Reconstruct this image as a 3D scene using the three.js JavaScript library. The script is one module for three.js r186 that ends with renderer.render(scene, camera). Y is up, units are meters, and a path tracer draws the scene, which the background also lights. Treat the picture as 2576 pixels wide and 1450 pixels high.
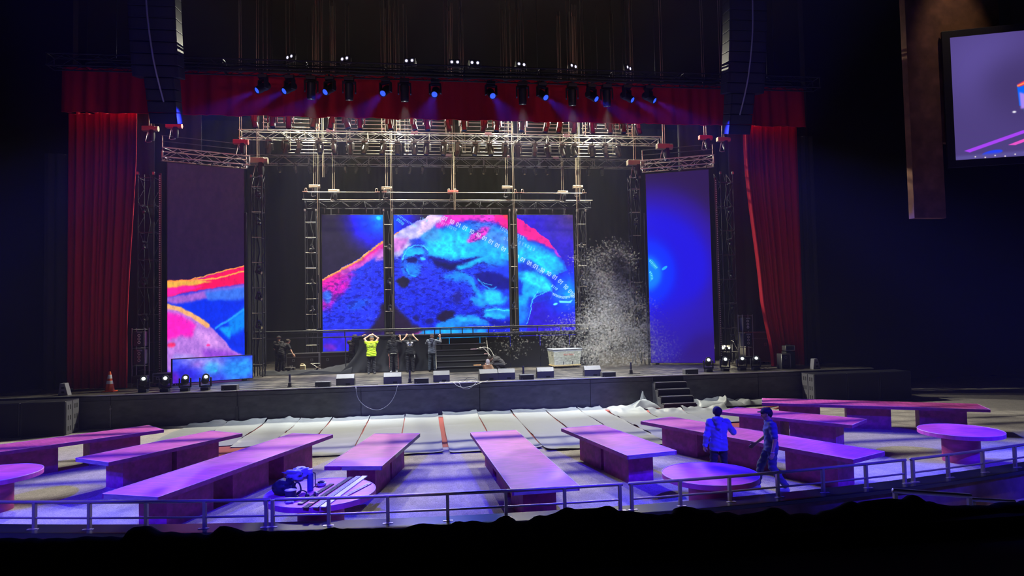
import * as THREE from 'three';
import { mergeGeometries, mergeVertices } from 'three/addons/utils/BufferGeometryUtils.js';
import { RoundedBoxGeometry } from 'three/addons/geometries/RoundedBoxGeometry.js';
import { RectAreaLightUniformsLib } from 'three/addons/lights/RectAreaLightUniformsLib.js';

// ---------------------------------------------------------------- camera, exposure, large lights
const scene = new THREE.Scene();
scene.background = new THREE.Color(0, 0, 0);
scene.fog = new THREE.FogExp2(0xffffff, 0.0009);   // thin even haze in the hall
const renderer = new THREE.WebGLRenderer({ antialias: true });
renderer.toneMapping = THREE.LinearToneMapping;
renderer.toneMappingExposure = 1;
renderer.shadowMap.enabled = true;
RectAreaLightUniformsLib.init();
const camera = new THREE.PerspectiveCamera(48.22, 2576 / 1450, 0.1, 200);
camera.rotation.order = 'YXZ';
camera.rotation.set(Math.atan(64 / 1620), -7.84 * Math.PI / 180, -0.0208);
camera.position.set(0, 3.83, 0);

// colours (linear) and strengths (candela) of the lamps; each lamp's light is made in that lamp's builder
const LOFT = { color: new THREE.Color(1.0, 0.95, 0.74), power: 580 };        // work lights up in the stage house, above the trusses
const HOUSE_BLUE = { color: new THREE.Color(0.035, 0.015, 1.0), power: 1150 }; // blue washes on the bridge over the audience, behind the camera
const BEAM_BLUE = { color: new THREE.Color(0.02, 0.03, 1.0), power: 2400 };   // blue moving heads on the front truss
const BEAM_WHITE = { color: new THREE.Color(0.9, 0.95, 1.0), power: 420 };   // white moving heads on the front truss
const FRONT_BLUE = { color: new THREE.Color(0.13, 0.13, 1.0), power: 1300 };  // paler blue washes on the same bridge, aimed at the stage front
const AISLE = { color: new THREE.Color(1.0, 0.74, 0.5), power: 130 };          // warm down lights over the rail
const ADDED_FILL = { color: new THREE.Color(1.0, 0.55, 0.5), power: 330 };         // unseen fill lamps, added to brighten the red curtains and valance
const DECK_WHITE = { color: new THREE.Color(0.85, 0.95, 1.0), power: 6 };    // moving heads standing on the deck

// ---------------------------------------------------------------- helpers
const V = (x, y, z) => new THREE.Vector3(x, y, z);
function rngOf(seed) { let s = seed | 0; return () => { s = (s + 0x6d2b79f5) | 0; let t = Math.imul(s ^ (s >>> 15), 1 | s); t = (t + Math.imul(t ^ (t >>> 7), 61 | t)) ^ t; return ((t ^ (t >>> 14)) >>> 0) / 4294967296; }; }
const rnd = rngOf(11);
const used = {};
function numbered(name) { const n = used[name] = (used[name] ?? -1) + 1; return n ? `${name}_${String(n).padStart(3, '0')}` : name; }
const ORD = ['first', 'second', 'third', 'fourth', 'fifth', 'sixth', 'seventh', 'eighth', 'ninth', 'tenth', 'eleventh', 'twelfth', 'thirteenth', 'fourteenth', 'fifteenth', 'sixteenth', 'seventeenth', 'eighteenth', 'nineteenth', 'twentieth', 'twenty-first', 'twenty-second', 'twenty-third', 'twenty-fourth', 'twenty-fifth', 'twenty-sixth'];
function tag(o, label, category, group) { o.userData = { label, category }; if (group) o.userData.group = group; return o; }
function thing(name, label, category, pos = [0, 0, 0], turn = 0, group) {
  const o = new THREE.Group(); o.name = numbered(name); o.position.set(...pos); o.rotation.y = turn; scene.add(o);
  return tag(o, label, category, group);
}
function part(name, geo, mat, parent, pos, rot) {
  const m = new THREE.Mesh(geo, mat); m.castShadow = m.receiveShadow = true;
  m.name = parent === scene ? numbered(name) : name;
  if (pos) m.position.set(...pos); if (rot) m.rotation.set(...rot);
  parent.add(m); return m;
}
function struct(name, geo, mat, pos, rot) { const m = part(name, geo, mat, scene, pos, rot); m.userData = { kind: 'structure' }; return m; }
function stuffPart(m) { m.userData.kind = 'stuff'; return m; }
function copyOf(o, pos, turn, label) { const c = o.clone(); c.name = numbered(o.name.replace(/_\d{3}$/, '')); c.userData = { ...o.userData }; scene.add(c); if (pos) c.position.set(...pos); if (turn !== undefined) c.rotation.y = turn; if (label) c.userData.label = label; return c; }
const geoCache = new Map();
const cached = (k, f) => { if (!geoCache.has(k)) geoCache.set(k, f()); return geoCache.get(k); };
const box = (w, h, d, r = 0) => cached(['b', w, h, d, r].join(), () => r ? new RoundedBoxGeometry(w, h, d, 2, r) : new THREE.BoxGeometry(w, h, d));
const cyl = (r0, r1, h, n = 16) => cached(['c', r0, r1, h, n].join(), () => new THREE.CylinderGeometry(r0, r1, h, n));
const ball = (r, n = 14) => cached(['s', r, n].join(), () => new THREE.SphereGeometry(r, n, Math.max(6, n * 0.7 | 0)));
const moved = (g, x, y, z, rx = 0, ry = 0, rz = 0) => g.clone().applyMatrix4(new THREE.Matrix4().compose(V(x, y, z), new THREE.Quaternion().setFromEuler(new THREE.Euler(rx, ry, rz)), V(1, 1, 1)));
const join = (...g) => mergeGeometries(g.map((x) => { const c = x.index ? x.toNonIndexed() : x.clone(); for (const k of Object.keys(c.attributes)) if (!['position', 'normal', 'uv'].includes(k)) c.deleteAttribute(k); return c; }));
// a tube along straight pieces with shared rings at the bends: one connected surface
function sweep(pts, r, n = 6, closed = false) {
  const P = pts.map((p) => (p.isVector3 ? p : V(...p))), pos = [], nor = [], uv = [], idx = []; let side = V(0, 0, 0), len = 0;
  P.forEach((p, i) => {
    const a = i || closed ? p.clone().sub(P[(i - 1 + P.length) % P.length]).normalize() : null, b = i < P.length - 1 || closed ? P[(i + 1) % P.length].clone().sub(p).normalize() : null;
    const t = (a && b ? a.clone().add(b) : a || b).clone().normalize(); if (t.lengthSq() < 0.1) t.copy(a);
    if (!i) { side = Math.abs(t.y) < 0.9 ? V(0, 1, 0).cross(t) : V(1, 0, 0).cross(t); } side.addScaledVector(t, -side.dot(t)).normalize();
    const up = t.clone().cross(side), stretch = a && b ? 1 / Math.max(0.5, Math.sqrt((1 + a.dot(b)) / 2)) : 1; if (i) len += p.distanceTo(P[i - 1]);
    for (let k = 0; k <= n; k++) { const q = k / n * 2 * Math.PI, d = side.clone().multiplyScalar(Math.cos(q)).addScaledVector(up, Math.sin(q)); nor.push(d.x, d.y, d.z); d.multiplyScalar(r * Math.min(stretch, 1.5)).add(p); pos.push(d.x, d.y, d.z); uv.push(len, k / n); }
  });
  const rings = P.length, w = n + 1;
  for (let i = 0; i < (closed ? rings : rings - 1); i++) for (let k = 0; k < n; k++) { const a = i * w + k, b = ((i + 1) % rings) * w + k; idx.push(a, a + 1, b, b, a + 1, b + 1); }
  if (!closed) for (const [at, flip] of [[0, 0], [(rings - 1) * w, 1]]) for (let k = 1; k < n - 1; k++) idx.push(...(flip ? [at, at + k + 1, at + k] : [at, at + k, at + k + 1]).reverse());
  const g = new THREE.BufferGeometry(); g.setAttribute('position', new THREE.Float32BufferAttribute(pos, 3)); g.setAttribute('normal', new THREE.Float32BufferAttribute(nor, 3)); g.setAttribute('uv', new THREE.Float32BufferAttribute(uv, 2)); g.setIndex(idx); return g;
}
const curve = (pts, n = 40) => new THREE.CatmullRomCurve3(pts.map((p) => V(...p))).getPoints(n);
// a closed sheet: f(u, v) gives the front point; the back lies thick behind along the normal
function sheet(f, nu, nv, thick) {
  const pos = [], uv = [], idx = [], w = nu + 1, N = w * (nv + 1), at = (u, v) => f(u, v), e = 1e-3;
  const pts = [], nrm = [];
  for (let j = 0; j <= nv; j++) for (let i = 0; i <= nu; i++) {
    const u = i / nu, v = j / nv, p = at(u, v); const du = at(Math.min(1, u + e), v).sub(at(Math.max(0, u - e), v)), dv = at(u, Math.min(1, v + e)).sub(at(u, Math.max(0, v - e)));
    pts.push(p); nrm.push(du.cross(dv).normalize()); uv.push(u, v);
  }
  for (const p of pts) pos.push(p.x, p.y, p.z);
  pts.forEach((p, i) => { const q = p.clone().addScaledVector(nrm[i], -thick); pos.push(q.x, q.y, q.z); });
  uv.push(...uv);
  for (let j = 0; j < nv; j++) for (let i = 0; i < nu; i++) { const a = j * w + i, b = a + 1, c = a + w, d = c + 1; idx.push(a, b, c, b, d, c, a + N, c + N, b + N, b + N, c + N, d + N); }
  const rim = []; for (let i = 0; i < nu; i++) rim.push([i, i + 1]); for (let j = 0; j < nv; j++) rim.push([j * w + nu, (j + 1) * w + nu]); for (let i = nu; i > 0; i--) rim.push([nv * w + i, nv * w + i - 1]); for (let j = nv; j > 0; j--) rim.push([j * w, (j - 1) * w]);
  for (const [a, b] of rim) idx.push(b, a, a + N, b, a + N, b + N);
  const g = new THREE.BufferGeometry(); g.setAttribute('position', new THREE.Float32BufferAttribute(pos, 3)); g.setAttribute('uv', new THREE.Float32BufferAttribute(uv, 2)); g.setIndex(idx); g.computeVertexNormals(); return g;
}
// value noise
function hash3(x, y, z) { let h = Math.imul(x, 374761393) ^ Math.imul(y, 668265263) ^ Math.imul(z, 2147483647 ^ 0x51ed27); h = Math.imul(h ^ (h >>> 13), 1274126177); return ((h ^ (h >>> 16)) >>> 0) / 4294967296; }
function noise3(x, y, z) {
  const X = Math.floor(x), Y = Math.floor(y), Z = Math.floor(z), s = (t) => t * t * (3 - 2 * t), u = s(x - X), v = s(y - Y), w = s(z - Z), L = (a, b, t) => a + (b - a) * t;
  return L(L(L(hash3(X, Y, Z), hash3(X + 1, Y, Z), u), L(hash3(X, Y + 1, Z), hash3(X + 1, Y + 1, Z), u), v), L(L(hash3(X, Y, Z + 1), hash3(X + 1, Y, Z + 1), u), L(hash3(X, Y + 1, Z + 1), hash3(X + 1, Y + 1, Z + 1), u), v), w);
}
const fbm = (x, y, z = 0, o = 4) => { let s = 0, a = 0.5, t = 0; for (let i = 0; i < o; i++) { s += a * noise3(x, y, z + i * 17.3); t += a; x *= 2.03; y *= 2.03; z *= 2.03; a *= 0.5; } return s / t; };
const clamp = (x, a = 0, b = 1) => Math.min(b, Math.max(a, x)), lerp = (a, b, t) => a + (b - a) * t, smooth = (a, b, x) => { const t = clamp((x - a) / (b - a)); return t * t * (3 - 2 * t); };
function canvasTex(w, h, draw, srgb = true) {
  const c = document.createElement('canvas'); c.width = w; c.height = h; draw(c.getContext('2d'), w, h, c);
  const t = new THREE.CanvasTexture(c); t.magFilter = THREE.LinearFilter; if (srgb) t.colorSpace = THREE.SRGBColorSpace; return t;
}
// a tiling texture from a function of (x, y) in 0..1 that returns grey 0..1 or [r, g, b]
function grainTex(size, f, srgb = true) {
  return canvasTex(size, size, (x) => { const d = x.createImageData(size, size); for (let j = 0; j < size; j++) for (let i = 0; i < size; i++) { const c = [].concat(f(i / size, j / size)), k = (j * size + i) * 4; d.data[k] = c[0] * 255; d.data[k + 1] = (c[1] ?? c[0]) * 255; d.data[k + 2] = (c[2] ?? c[0]) * 255; d.data[k + 3] = 255; } x.putImageData(d, 0, 0); }, srgb);
}
const tileNoise = (u, v, p, o = 3, seed = 0) => { let s = 0, a = 0.5, t = 0; for (let i = 0; i < o; i++) { const q = p * 2 ** i, x = u * q, y = v * q, X = Math.floor(x), Y = Math.floor(y), f = (k) => k * k * (3 - 2 * k), m = (k) => ((k % q) + q) % q, a0 = hash3(m(X), m(Y), seed + i), b0 = hash3(m(X + 1), m(Y), seed + i), c0 = hash3(m(X), m(Y + 1), seed + i), d0 = hash3(m(X + 1), m(Y + 1), seed + i); s += a * lerp(lerp(a0, b0, f(x - X)), lerp(c0, d0, f(x - X)), f(y - Y)); t += a; a *= 0.55; } return s / t; };
function rep(t, u, v) { const c = t.clone(); c.wrapS = c.wrapT = THREE.RepeatWrapping; c.repeat.set(u, v); c.needsUpdate = true; return c; }
const std = (rgb, roughness = 0.7, metalness = 0, more = {}) => new THREE.MeshStandardMaterial({ color: new THREE.Color(...rgb), roughness, metalness, ...more });
const glow = (rgb, k, base = [0.02, 0.02, 0.02]) => new THREE.MeshStandardMaterial({ color: new THREE.Color(...base), emissive: new THREE.Color(...rgb), emissiveIntensity: k, roughness: 0.3 });

// ---------------------------------------------------------------- materials
const T = {};
T.carpet = grainTex(512, (u, v) => { const f = tileNoise(u, v, 128, 2, 3), m = tileNoise(u, v, 8, 3, 5), g = 0.8 + (f - 0.5) * 0.5 + (m - 0.5) * 0.14; return [g * 1.0, g * 0.98, g * 0.97].map((x) => clamp(x)); });
T.carpetBump = grainTex(256, (u, v) => tileNoise(u, v, 64, 2, 9), false);
T.deck = grainTex(512, (u, v) => { const g = tileNoise(u * 0.25, v, 16, 4, 21), s = tileNoise(u, v, 5, 3, 22), k = 0.36 + (g - 0.5) * 0.5 + (s - 0.5) * 0.35; return [k * 1.04, k, k * 0.95].map((x) => clamp(x)); });
T.ply = grainTex(512, (u, v) => { const g = tileNoise(u * 0.125, v, 32, 4, 31), s = tileNoise(u, v, 4, 3, 33), k = 0.86 + (g - 0.5) * 0.22 + (s - 0.5) * 0.16; return clamp(k); });
T.soft = grainTex(256, (u, v) => clamp(0.82 + (tileNoise(u, v, 6, 4, 41) - 0.5) * 0.5));
T.weave = grainTex(256, (u, v) => clamp(0.5 + (tileNoise(u, v, 64, 2, 51) - 0.5) * 0.9), false);
const M = {
  floor: std([0.66, 0.64, 0.63], 0.92, 0, { map: rep(T.carpet, 1, 1), bumpMap: rep(T.carpetBump, 2, 2), bumpScale: 0.004 }),
  black: std([0.012, 0.012, 0.015], 0.85), wallBlack: std([0.006, 0.006, 0.012], 0.95), satin: std([0.02, 0.02, 0.024], 0.45), gloss: std([0.015, 0.015, 0.02], 0.25),
  deck: std([0.42, 0.4, 0.38], 0.55, 0, { map: rep(T.deck, 1, 1) }), fascia: std([0.10, 0.10, 0.115], 0.6, 0, { map: rep(T.soft, 0.4, 0.8) }),
  lip: std([0.55, 0.55, 0.56], 0.35, 0.7), alu: std([0.55, 0.54, 0.5], 0.38, 0.9), rigBlack: std([0.022, 0.022, 0.03], 0.6, 0.2), aluDark: std([0.07, 0.07, 0.075], 0.4, 0.6), steel: std([0.3, 0.3, 0.3], 0.35, 0.85), pipe: std([0.62, 0.58, 0.48], 0.3, 0.9),
  velvet: new THREE.MeshPhysicalMaterial({ color: new THREE.Color(0.5, 0.006, 0.022), roughness: 0.9, sheen: 0.6, sheenColor: new THREE.Color(0.6, 0.02, 0.03), sheenRoughness: 0.5 }),
  drape: std([0.02, 0.021, 0.024], 0.95), drapeGrey: std([0.022, 0.022, 0.02], 0.95), drapeSide: std([0.028, 0.028, 0.03], 0.95),
  pink: std([0.82, 0.105, 0.58], 0.55, 0, { map: rep(T.ply, 0.7, 0.7) }), pinkShaded: std([0.55, 0.05, 0.36], 0.6, 0, { map: rep(T.soft, 1, 1) }), pinkHalo: std([0.85, 0.55, 0.8], 0.5), bare: std([0.52, 0.48, 0.42], 0.75, 0, { map: rep(T.ply, 2, 4) }),  // side tone: same paint with its shade put in; rim tone: bright edge halo
  plastic: new THREE.MeshPhysicalMaterial({ color: new THREE.Color(0.28, 0.3, 0.32), roughness: 0.45 }), rosin: std([0.30, 0.05, 0.045], 0.85),
  lensDark: std([0.02, 0.025, 0.06], 0.08, 0), lensAmber: std([0.75, 0.66, 0.36], 0.35), concrete: std([0.32, 0.19, 0.21], 0.9, 0, { map: rep(T.soft, 0.5, 0.5) }), brown: std([0.26, 0.115, 0.06], 0.9, 0, { map: rep(T.soft, 0.4, 0.4) }),
  rail: std([0.36, 0.32, 0.28], 0.4, 0.6), motor: std([0.24, 0.2, 0.15], 0.5, 0.3), motorRed: std([0.35, 0.05, 0.05], 0.5), caseSide: std([0.06, 0.055, 0.055], 0.6), white: std([0.75, 0.75, 0.72], 0.6), chain: std([0.5, 0.45, 0.34], 0.4, 0.6),
};
// box with uv in metres
function boxM(w, h, d) {
  return cached(['m', w, h, d].join(), () => { const g = new THREE.BoxGeometry(w, h, d), uv = g.attributes.uv, s = [[d, h], [d, h], [w, d], [w, d], [w, h], [w, h]]; for (let i = 0; i < 24; i++) uv.setXY(i, uv.getX(i) * s[i >> 2][0], uv.getY(i) * s[i >> 2][1]); return g; });
}
const H = 1.2, LIP = -25.1;   // stage height, front edge of the stage
// ---------------------------------------------------------------- the room
struct('floor', boxM(60, 0.3, 60), M.floor, [2, -0.15, -20]);
struct('wall_left', boxM(0.4, 21, 60), M.wallBlack, [-24, 10.2, -20]);
struct('wall_right', boxM(0.4, 21, 60), M.wallBlack, [30, 10.2, -20]);
struct('wall_back', boxM(60, 21, 0.4), M.wallBlack, [2, 10.2, -44.5]);
struct('wall_front', boxM(60, 21, 0.4), M.wallBlack, [2, 10.2, 10.2]);
struct('ceiling', boxM(60, 0.4, 60), M.wallBlack, [2, 20.6, -20]);
struct('wall_stage_left', boxM(9.6, 20, 0.4), M.wallBlack, [-19, 10.3, -28.6]);
struct('wall_stage_right', boxM(11.6, 20, 0.4), M.wallBlack, [24.2, 10.3, -28.6]);
struct('wall_wing_left', boxM(0.3, 14, 15), M.wallBlack, [-16.5, 7, -36.4]);
struct('wall_wing_right', boxM(0.3, 14, 15), M.wallBlack, [20, 7, -36.4]);
// the tier that the photograph is taken from, the seats' front wall and what is thrown over it
struct('floor_tier', boxM(30, 2.1, 13), M.black, [1, 1.05, 2.2]);
struct('wall_tier', boxM(30, 2.2, 0.25), M.black, [1, 1.1, -4.55]);
{
  const top = (x) => { const v = V(x, 0, 0); return 2.425 - 0.037 * (x + 2.7); };
  const lump = (x) => { const a = noise3(x * 1.7, 3.1, 0), b = noise3(x * 5.3, 9.2, 1), c = noise3(x * 2.2, 1.7, 5); return 0.11 * Math.pow(clamp((a - 0.45) * 2), 1.2) + 0.05 * smooth(0.55, 0.8, b) * smooth(0.4, 0.6, c) + 0.03 * Math.pow(noise3(x * 9, 0, 2), 2) + 0.02 * noise3(x * 19, 4, 2); };
  const g = sheet((u, v) => { const x = -9 + 20 * u, q = v * Math.PI, r = 0.22 + 0.03 * noise3(x * 3, v * 4, 0); return V(x, v < 0.5 ? lerp(0.9, top(x) + lump(x), Math.pow(Math.sin(q), 0.5)) : lerp(0.9, top(x) + lump(x), Math.pow(Math.sin(q), 0.5)), -4.6 + r * Math.cos(q) * -1); }, 700, 14, 0.01);
  tag(part('crumpled_cover', g, M.black, scene), 'crumpled black cover thrown over the low wall along the bottom of the view', 'cover');
}
// curved kerb with the rail on it
const railZ = (x) => -10.38 - (x - 2.4) * (x - 2.4) / 77, railY = 0.98, kerbY = 0.56;
{
  const arc = (z0, z1, y0, y1, n = 60) => { const s = new THREE.Shape(); const A = []; for (let i = 0; i <= n; i++) { const x = -13 + 29 * i / n; A.push([x, railZ(x) + z0]); } const B = A.map(([x, z]) => [x, z - z0 + z1]).reverse(); [...A, ...B].forEach(([x, z], i) => (i ? s.lineTo(x, -z) : s.moveTo(x, -z))); s.closePath(); const g = new THREE.ExtrudeGeometry(s, { depth: y1 - y0, bevelEnabled: true, bevelSize: 0.008, bevelThickness: 0.008, bevelSegments: 1, curveSegments: 1 }); g.rotateX(-Math.PI / 2); g.translate(0, y0, 0); return g; };
  struct('wall_kerb', arc(-0.14, 0.16, 0, kerbY - 0.06), M.concrete);
  struct('trim_1', arc(-0.2, 0.24, kerbY - 0.06, kerbY), M.gloss);
}
// ---------------------------------------------------------------- the stage
struct('stage_deck', boxM(34.5, 0.12, 19), M.deck, [1.6, H - 0.06, LIP - 9.5]);
struct('stage_core', boxM(34, 1.06, 18.6), M.black, [1.6, 0.53, LIP - 9.7]);
{
  const seams = [-15.6, -11.2, -6.86, -2.4, 2.1, 6.5, 9.05, 10.4, 13.6, 18.8], f = new THREE.Group(); f.name = 'stage_fascia'; f.userData = { kind: 'structure' }; scene.add(f);
  seams.slice(1).forEach((b, i) => { const a = seams[i], w = b - a - 0.02; part('fascia_panel', boxM(w, 0.98, 0.05), M.fascia, f, [(a + b) / 2, 0.5, LIP + 0.03]); part('fascia_rail', boxM(w, 0.13, 0.06), M.fascia, f, [(a + b) / 2, 1.07, LIP + 0.03]); });
  const t = struct('trim_2', boxM(34.4, 0.035, 0.1), M.lip, [1.6, H - 0.01, LIP + 0.03]);
  // wall box with conduit on the front of the stage
  const c = thing('junction_box', 'slim dark junction box with a thin conduit on the stage front left of centre', 'junction box', [-6.86, 0, LIP + 0.09]);
  part('box_body', box(0.1, 0.55, 0.08, 0.01), M.satin, c, [0, 0.33, 0]); part('conduit', cyl(0.012, 0.012, 0.62, 8), M.satin, c, [0, 0.9, 0]);
  const c2 = thing('conduit', 'thin bare conduit on the dark left end of the stage front', 'conduit', [-11.2, 0, LIP + 0.08]);
  part('pipe', cyl(0.014, 0.014, 0.8, 8), M.steel, c2, [0, 0.42, 0]); part('clip', box(0.06, 0.03, 0.03), M.steel, c2, [0, 0.7, -0.01]);
}
// steps from the floor up to the deck
{
  const s = thing('stage_steps', 'black portable steps with pale worn edges leading up to the stage front', 'steps', [9.72, 0, LIP]);
  for (let i = 0; i < 4; i++) { const y = H * (4 - i) / 5, z = 0.22 + i * 0.3; part('tread', box(1.28, 0.04, 0.34, 0.008), M.satin, s, [0, y - 0.02, z]); part('nosing', box(1.27, 0.018, 0.03), M.lip, s, [0, y + 0.004, z + 0.16]); part('riser', box(1.24, H / 5 - 0.04, 0.02), M.black, s, [0, y - H / 10 - 0.02, z + 0.13]); }
  part('riser', box(1.24, H / 5 - 0.06, 0.02), M.black, s, [0, H - H / 10, 0.06]);
  for (const x of [-0.66, 0.66]) { const sh = new THREE.Shape(); sh.moveTo(0.06, 0); sh.lineTo(1.3, 0); sh.lineTo(1.3, 0.2); for (let i = 3; i >= 0; i--) { const y = H * (4 - i) / 5, z = 0.39 + i * 0.3; sh.lineTo(z - 0.01, y + (i === 3 ? -0.05 : -0.05)); sh.lineTo(z - 0.29, y - 0.05); sh.lineTo(z - 0.29, y + H / 5 - 0.05); } sh.lineTo(0.06, H - 0.05); sh.closePath(); const g = new THREE.ExtrudeGeometry(sh, { depth: 0.03, bevelEnabled: false }); g.rotateY(-Math.PI / 2); part('stringer', g, M.fascia, s, [x + 0.015, 0, 0]); }
}
// ---------------------------------------------------------------- red curtains and black drapes
const pleat = (s, seed) => 0.5 * Math.sin(s) + 0.28 * Math.sin(s * 0.47 + 1.3 + seed) + 0.22 * Math.sin(s * 1.83 + 0.6 * seed) + 0.6 * (noise3(s * 0.5, seed * 7, 0) - 0.5);
{
  const g = sheet((u, v) => { const x = -13.92 + 31.3 * u, z = -27 + 0.13 * pleat(x * 8.2, 1) * (0.75 + 0.25 * v), y = 13.84 - v * (1.79 + 0.03 * pleat(x * 4.1, 3) + 0.02 * Math.sin(x * 8.2)); return V(x, y, z + 0.06 * v); }, 1000, 10, 0.02);
  const t = thing('valance_curtain', 'deep red pleated velvet valance hanging across the top of the stage', 'curtain');
  part('cloth', g, M.velvet, t);
  part('hem', sweep(Array.from({ length: 501 }, (_, i) => { const x = -13.92 + 31.3 * i / 500; return V(x, 13.84 - 1.79 - 0.03 * pleat(x * 4.1, 3) - 0.02 * Math.sin(x * 8.2) + 0.012, -26.93 + 0.13 * pleat(x * 8.2, 1)); }), 0.022, 6), M.velvet, t);
  for (const x of [-13, -6, 1.75, 9, 16]) part('hanger', cyl(0.012, 0.012, 6.5, 6), M.rigBlack, t, [x, 17.1, -27.05]);
  part('batten', moved(cyl(0.04, 0.04, 31.6, 10), 1.75, 13.86, -27.05, 0, 0, Math.PI / 2), M.aluDark, t);
}
{
  const leg = (name, label, inner, outer, z0, seed, n) => { const t = thing(name, label, 'curtain'); part('cloth', sheet((u, v) => { const y = lerp(12.2, H + 0.02, v), a = inner(v), b = outer(v), x = lerp(a, b, u), s = u * n; return V(x, y, z0(u, v) + 0.16 * pleat(s, seed)); }, 260, 40, 0.03), M.velvet, t); return t; };
  leg('leg_curtain', 'tall red velvet curtain hanging at the left side of the stage', (v) => -13.95, (v) => -11.22 - 0.34 * smooth(0.05, 0.85, v), (u, v) => -27.3 - 0.9 * (1 - u) * 0.4, 2, 52);
  leg('leg_curtain', 'tall red velvet curtain at the right side, its edge sweeping outward at the foot', (v) => 14.5 + 0.55 * smooth(0.1, 0.8, v) + 0.42 * smooth(0.7, 1, v), (v) => 17.3 - 0.05 * v, (u, v) => -27.3 - 0.2 * u, 5, 50);
  const drape = (label, x0, x1, z, y0, y1, mat, n, seed, tilt = 0) => { const t = thing('black_drape', label, 'drape'); part('cloth', sheet((u, v) => V(lerp(x0, x1, u), lerp(y1, y0, v), z + tilt * (u - 0.5) + 0.1 * pleat(u * n, seed)), Math.round(Math.abs(x1 - x0) * 14) + 20, 6, 0.02), mat, t); return t; };
  drape('grey-black drape hanging beyond the right red curtain', 17.2, 18.1, -27.6, H, 11.8, M.drapeGrey, 14, 3);
  drape('faint black drape hanging beyond the left red curtain', -14.9, -13.9, -27.8, H, 10.6, M.drapeSide, 14, 4);
  drape('broad black back drape closing the rear of the stage', -15, 18.5, -41, H, 16, M.drapeGrey, 210, 6);
  drape('black wing drape behind the left outer tower', -15, -10.2, -31.6, H, 15, M.drapeSide, 36, 8);
  drape('black wing drape behind the right outer tower', 13.2, 18.6, -31.6, H, 15, M.drapeSide, 40, 9);
  drape('black drape between the left red curtain and the left outer tower', -13.6, -11.5, -29.6, H, 14, M.drapeSide, 16, 12);
  drape('black drape between the right outer tower and the right red curtain', 14.9, 17.6, -29.6, H, 14, M.drapeSide, 18, 13);
  drape('black side drape in the left wing', -9.6, -8.6, -37, H, 14, M.drape, 12, 10);
}
// ---------------------------------------------------------------- far right: brown wall panel
{
  const s = new THREE.Shape(); [[16.82, 6.84], [18.02, 6.84], [18.02, 9.5], [20.5, 9.5], [20.5, 17], [16.82, 17]].forEach(([x, y], i) => (i ? s.lineTo(x, y) : s.moveTo(x, y))); s.closePath();
  const g = new THREE.ExtrudeGeometry(s, { depth: 0.25, bevelEnabled: true, bevelSize: 0.01, bevelThickness: 0.01, bevelSegments: 1 });
  struct('wall_panel', g, M.brown, [0, 0, -20.25]);
}
// ---------------------------------------------------------------- lamps
// a moving head: hangs (or stands) with its base at the origin, head turned towards dir
const headProfile = (s) => [[0.001, 0.26], [0.11, 0.25], [0.135, 0.2], [0.14, 0.06], [0.125, -0.02], [0.135, -0.16], [0.125, -0.27], [0.1, -0.275]].map(([r, y]) => new THREE.Vector2(r * s, y * s));
const Q = { down: V(0, -1, 0) };
function movingHead(name, label, category, pos, dir, { s = 1, hang = true, lens = M.lensDark, body = M.satin, group, wide = 1 } = {}) {
  const t = thing(name, label, category, pos, 0, group), up = hang ? -1 : 1, d = dir.clone().normalize(), yaw = Math.atan2(d.x, d.z);
  part('base', box(0.3 * s, 0.12 * s, 0.26 * s, 0.02), body, t, [0, up * 0.06 * s, 0]); if (hang) part('clamp', box(0.06 * s, 0.06, 0.5), M.satin, t, [0, 0.02, 0]);
  const y = cached(['yoke', s, up].join(), () => join(moved(box(0.42 * s, 0.06 * s, 0.14 * s, 0.015), 0, up * 0.16 * s, 0), moved(box(0.05 * s, 0.34 * s, 0.16 * s, 0.015), 0.19 * s, up * 0.32 * s, 0), moved(box(0.05 * s, 0.34 * s, 0.16 * s, 0.015), -0.19 * s, up * 0.32 * s, 0)));
  part('yoke', y, body, t, null, [0, yaw, 0]);
  const h = part('head', cached(['head', s].join(), () => new THREE.LatheGeometry(headProfile(s), 20)), body, t, [0, up * 0.42 * s, 0]);
  h.quaternion.setFromUnitVectors(Q.down, d);
  const l = part('lens', cached(['lens', s, hang].join(), () => { const g = new THREE.ConeGeometry((hang ? 0.1 : 0.066) * s, 0.02 * s, 14, 1, true); g.rotateX(Math.PI); g.translate(0, -0.272 * s, 0); return g; }), lens, h);
  const rim = part('lens_ring', cached(['ring', s].join(), () => { const g = new THREE.TorusGeometry(0.112 * s, 0.014 * s, 6, 24); g.rotateX(Math.PI / 2); g.translate(0, -0.28 * s, 0); return g; }), body, h);
  t.userData.head = h; return t;
}
function spot(o, at, dir, lamp, angle, penumbra, k = 1, soft = 4) {
  const l = new THREE.SpotLight(lamp.color, lamp.power * k, 0, angle, penumbra, 2); l.castShadow = true; l.shadow.radius = soft; l.shadow.mapSize.set(1024, 1024);
  l.position.copy(at); l.target.position.copy(at).add(dir); o.add(l); o.add(l.target); return l;
}
const lensWorld = (s, dir, hang) => V(0, (hang ? -1 : 1) * 0.42 * s, 0).addScaledVector(dir.clone().normalize(), 0.33 * s);
const glowBlue = glow([0.03, 0.09, 1.0], 1.5), glowWhite = glow([0.95, 1.0, 1.0], 2), glowDeck = glow([0.9, 1, 1], 4);
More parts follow.
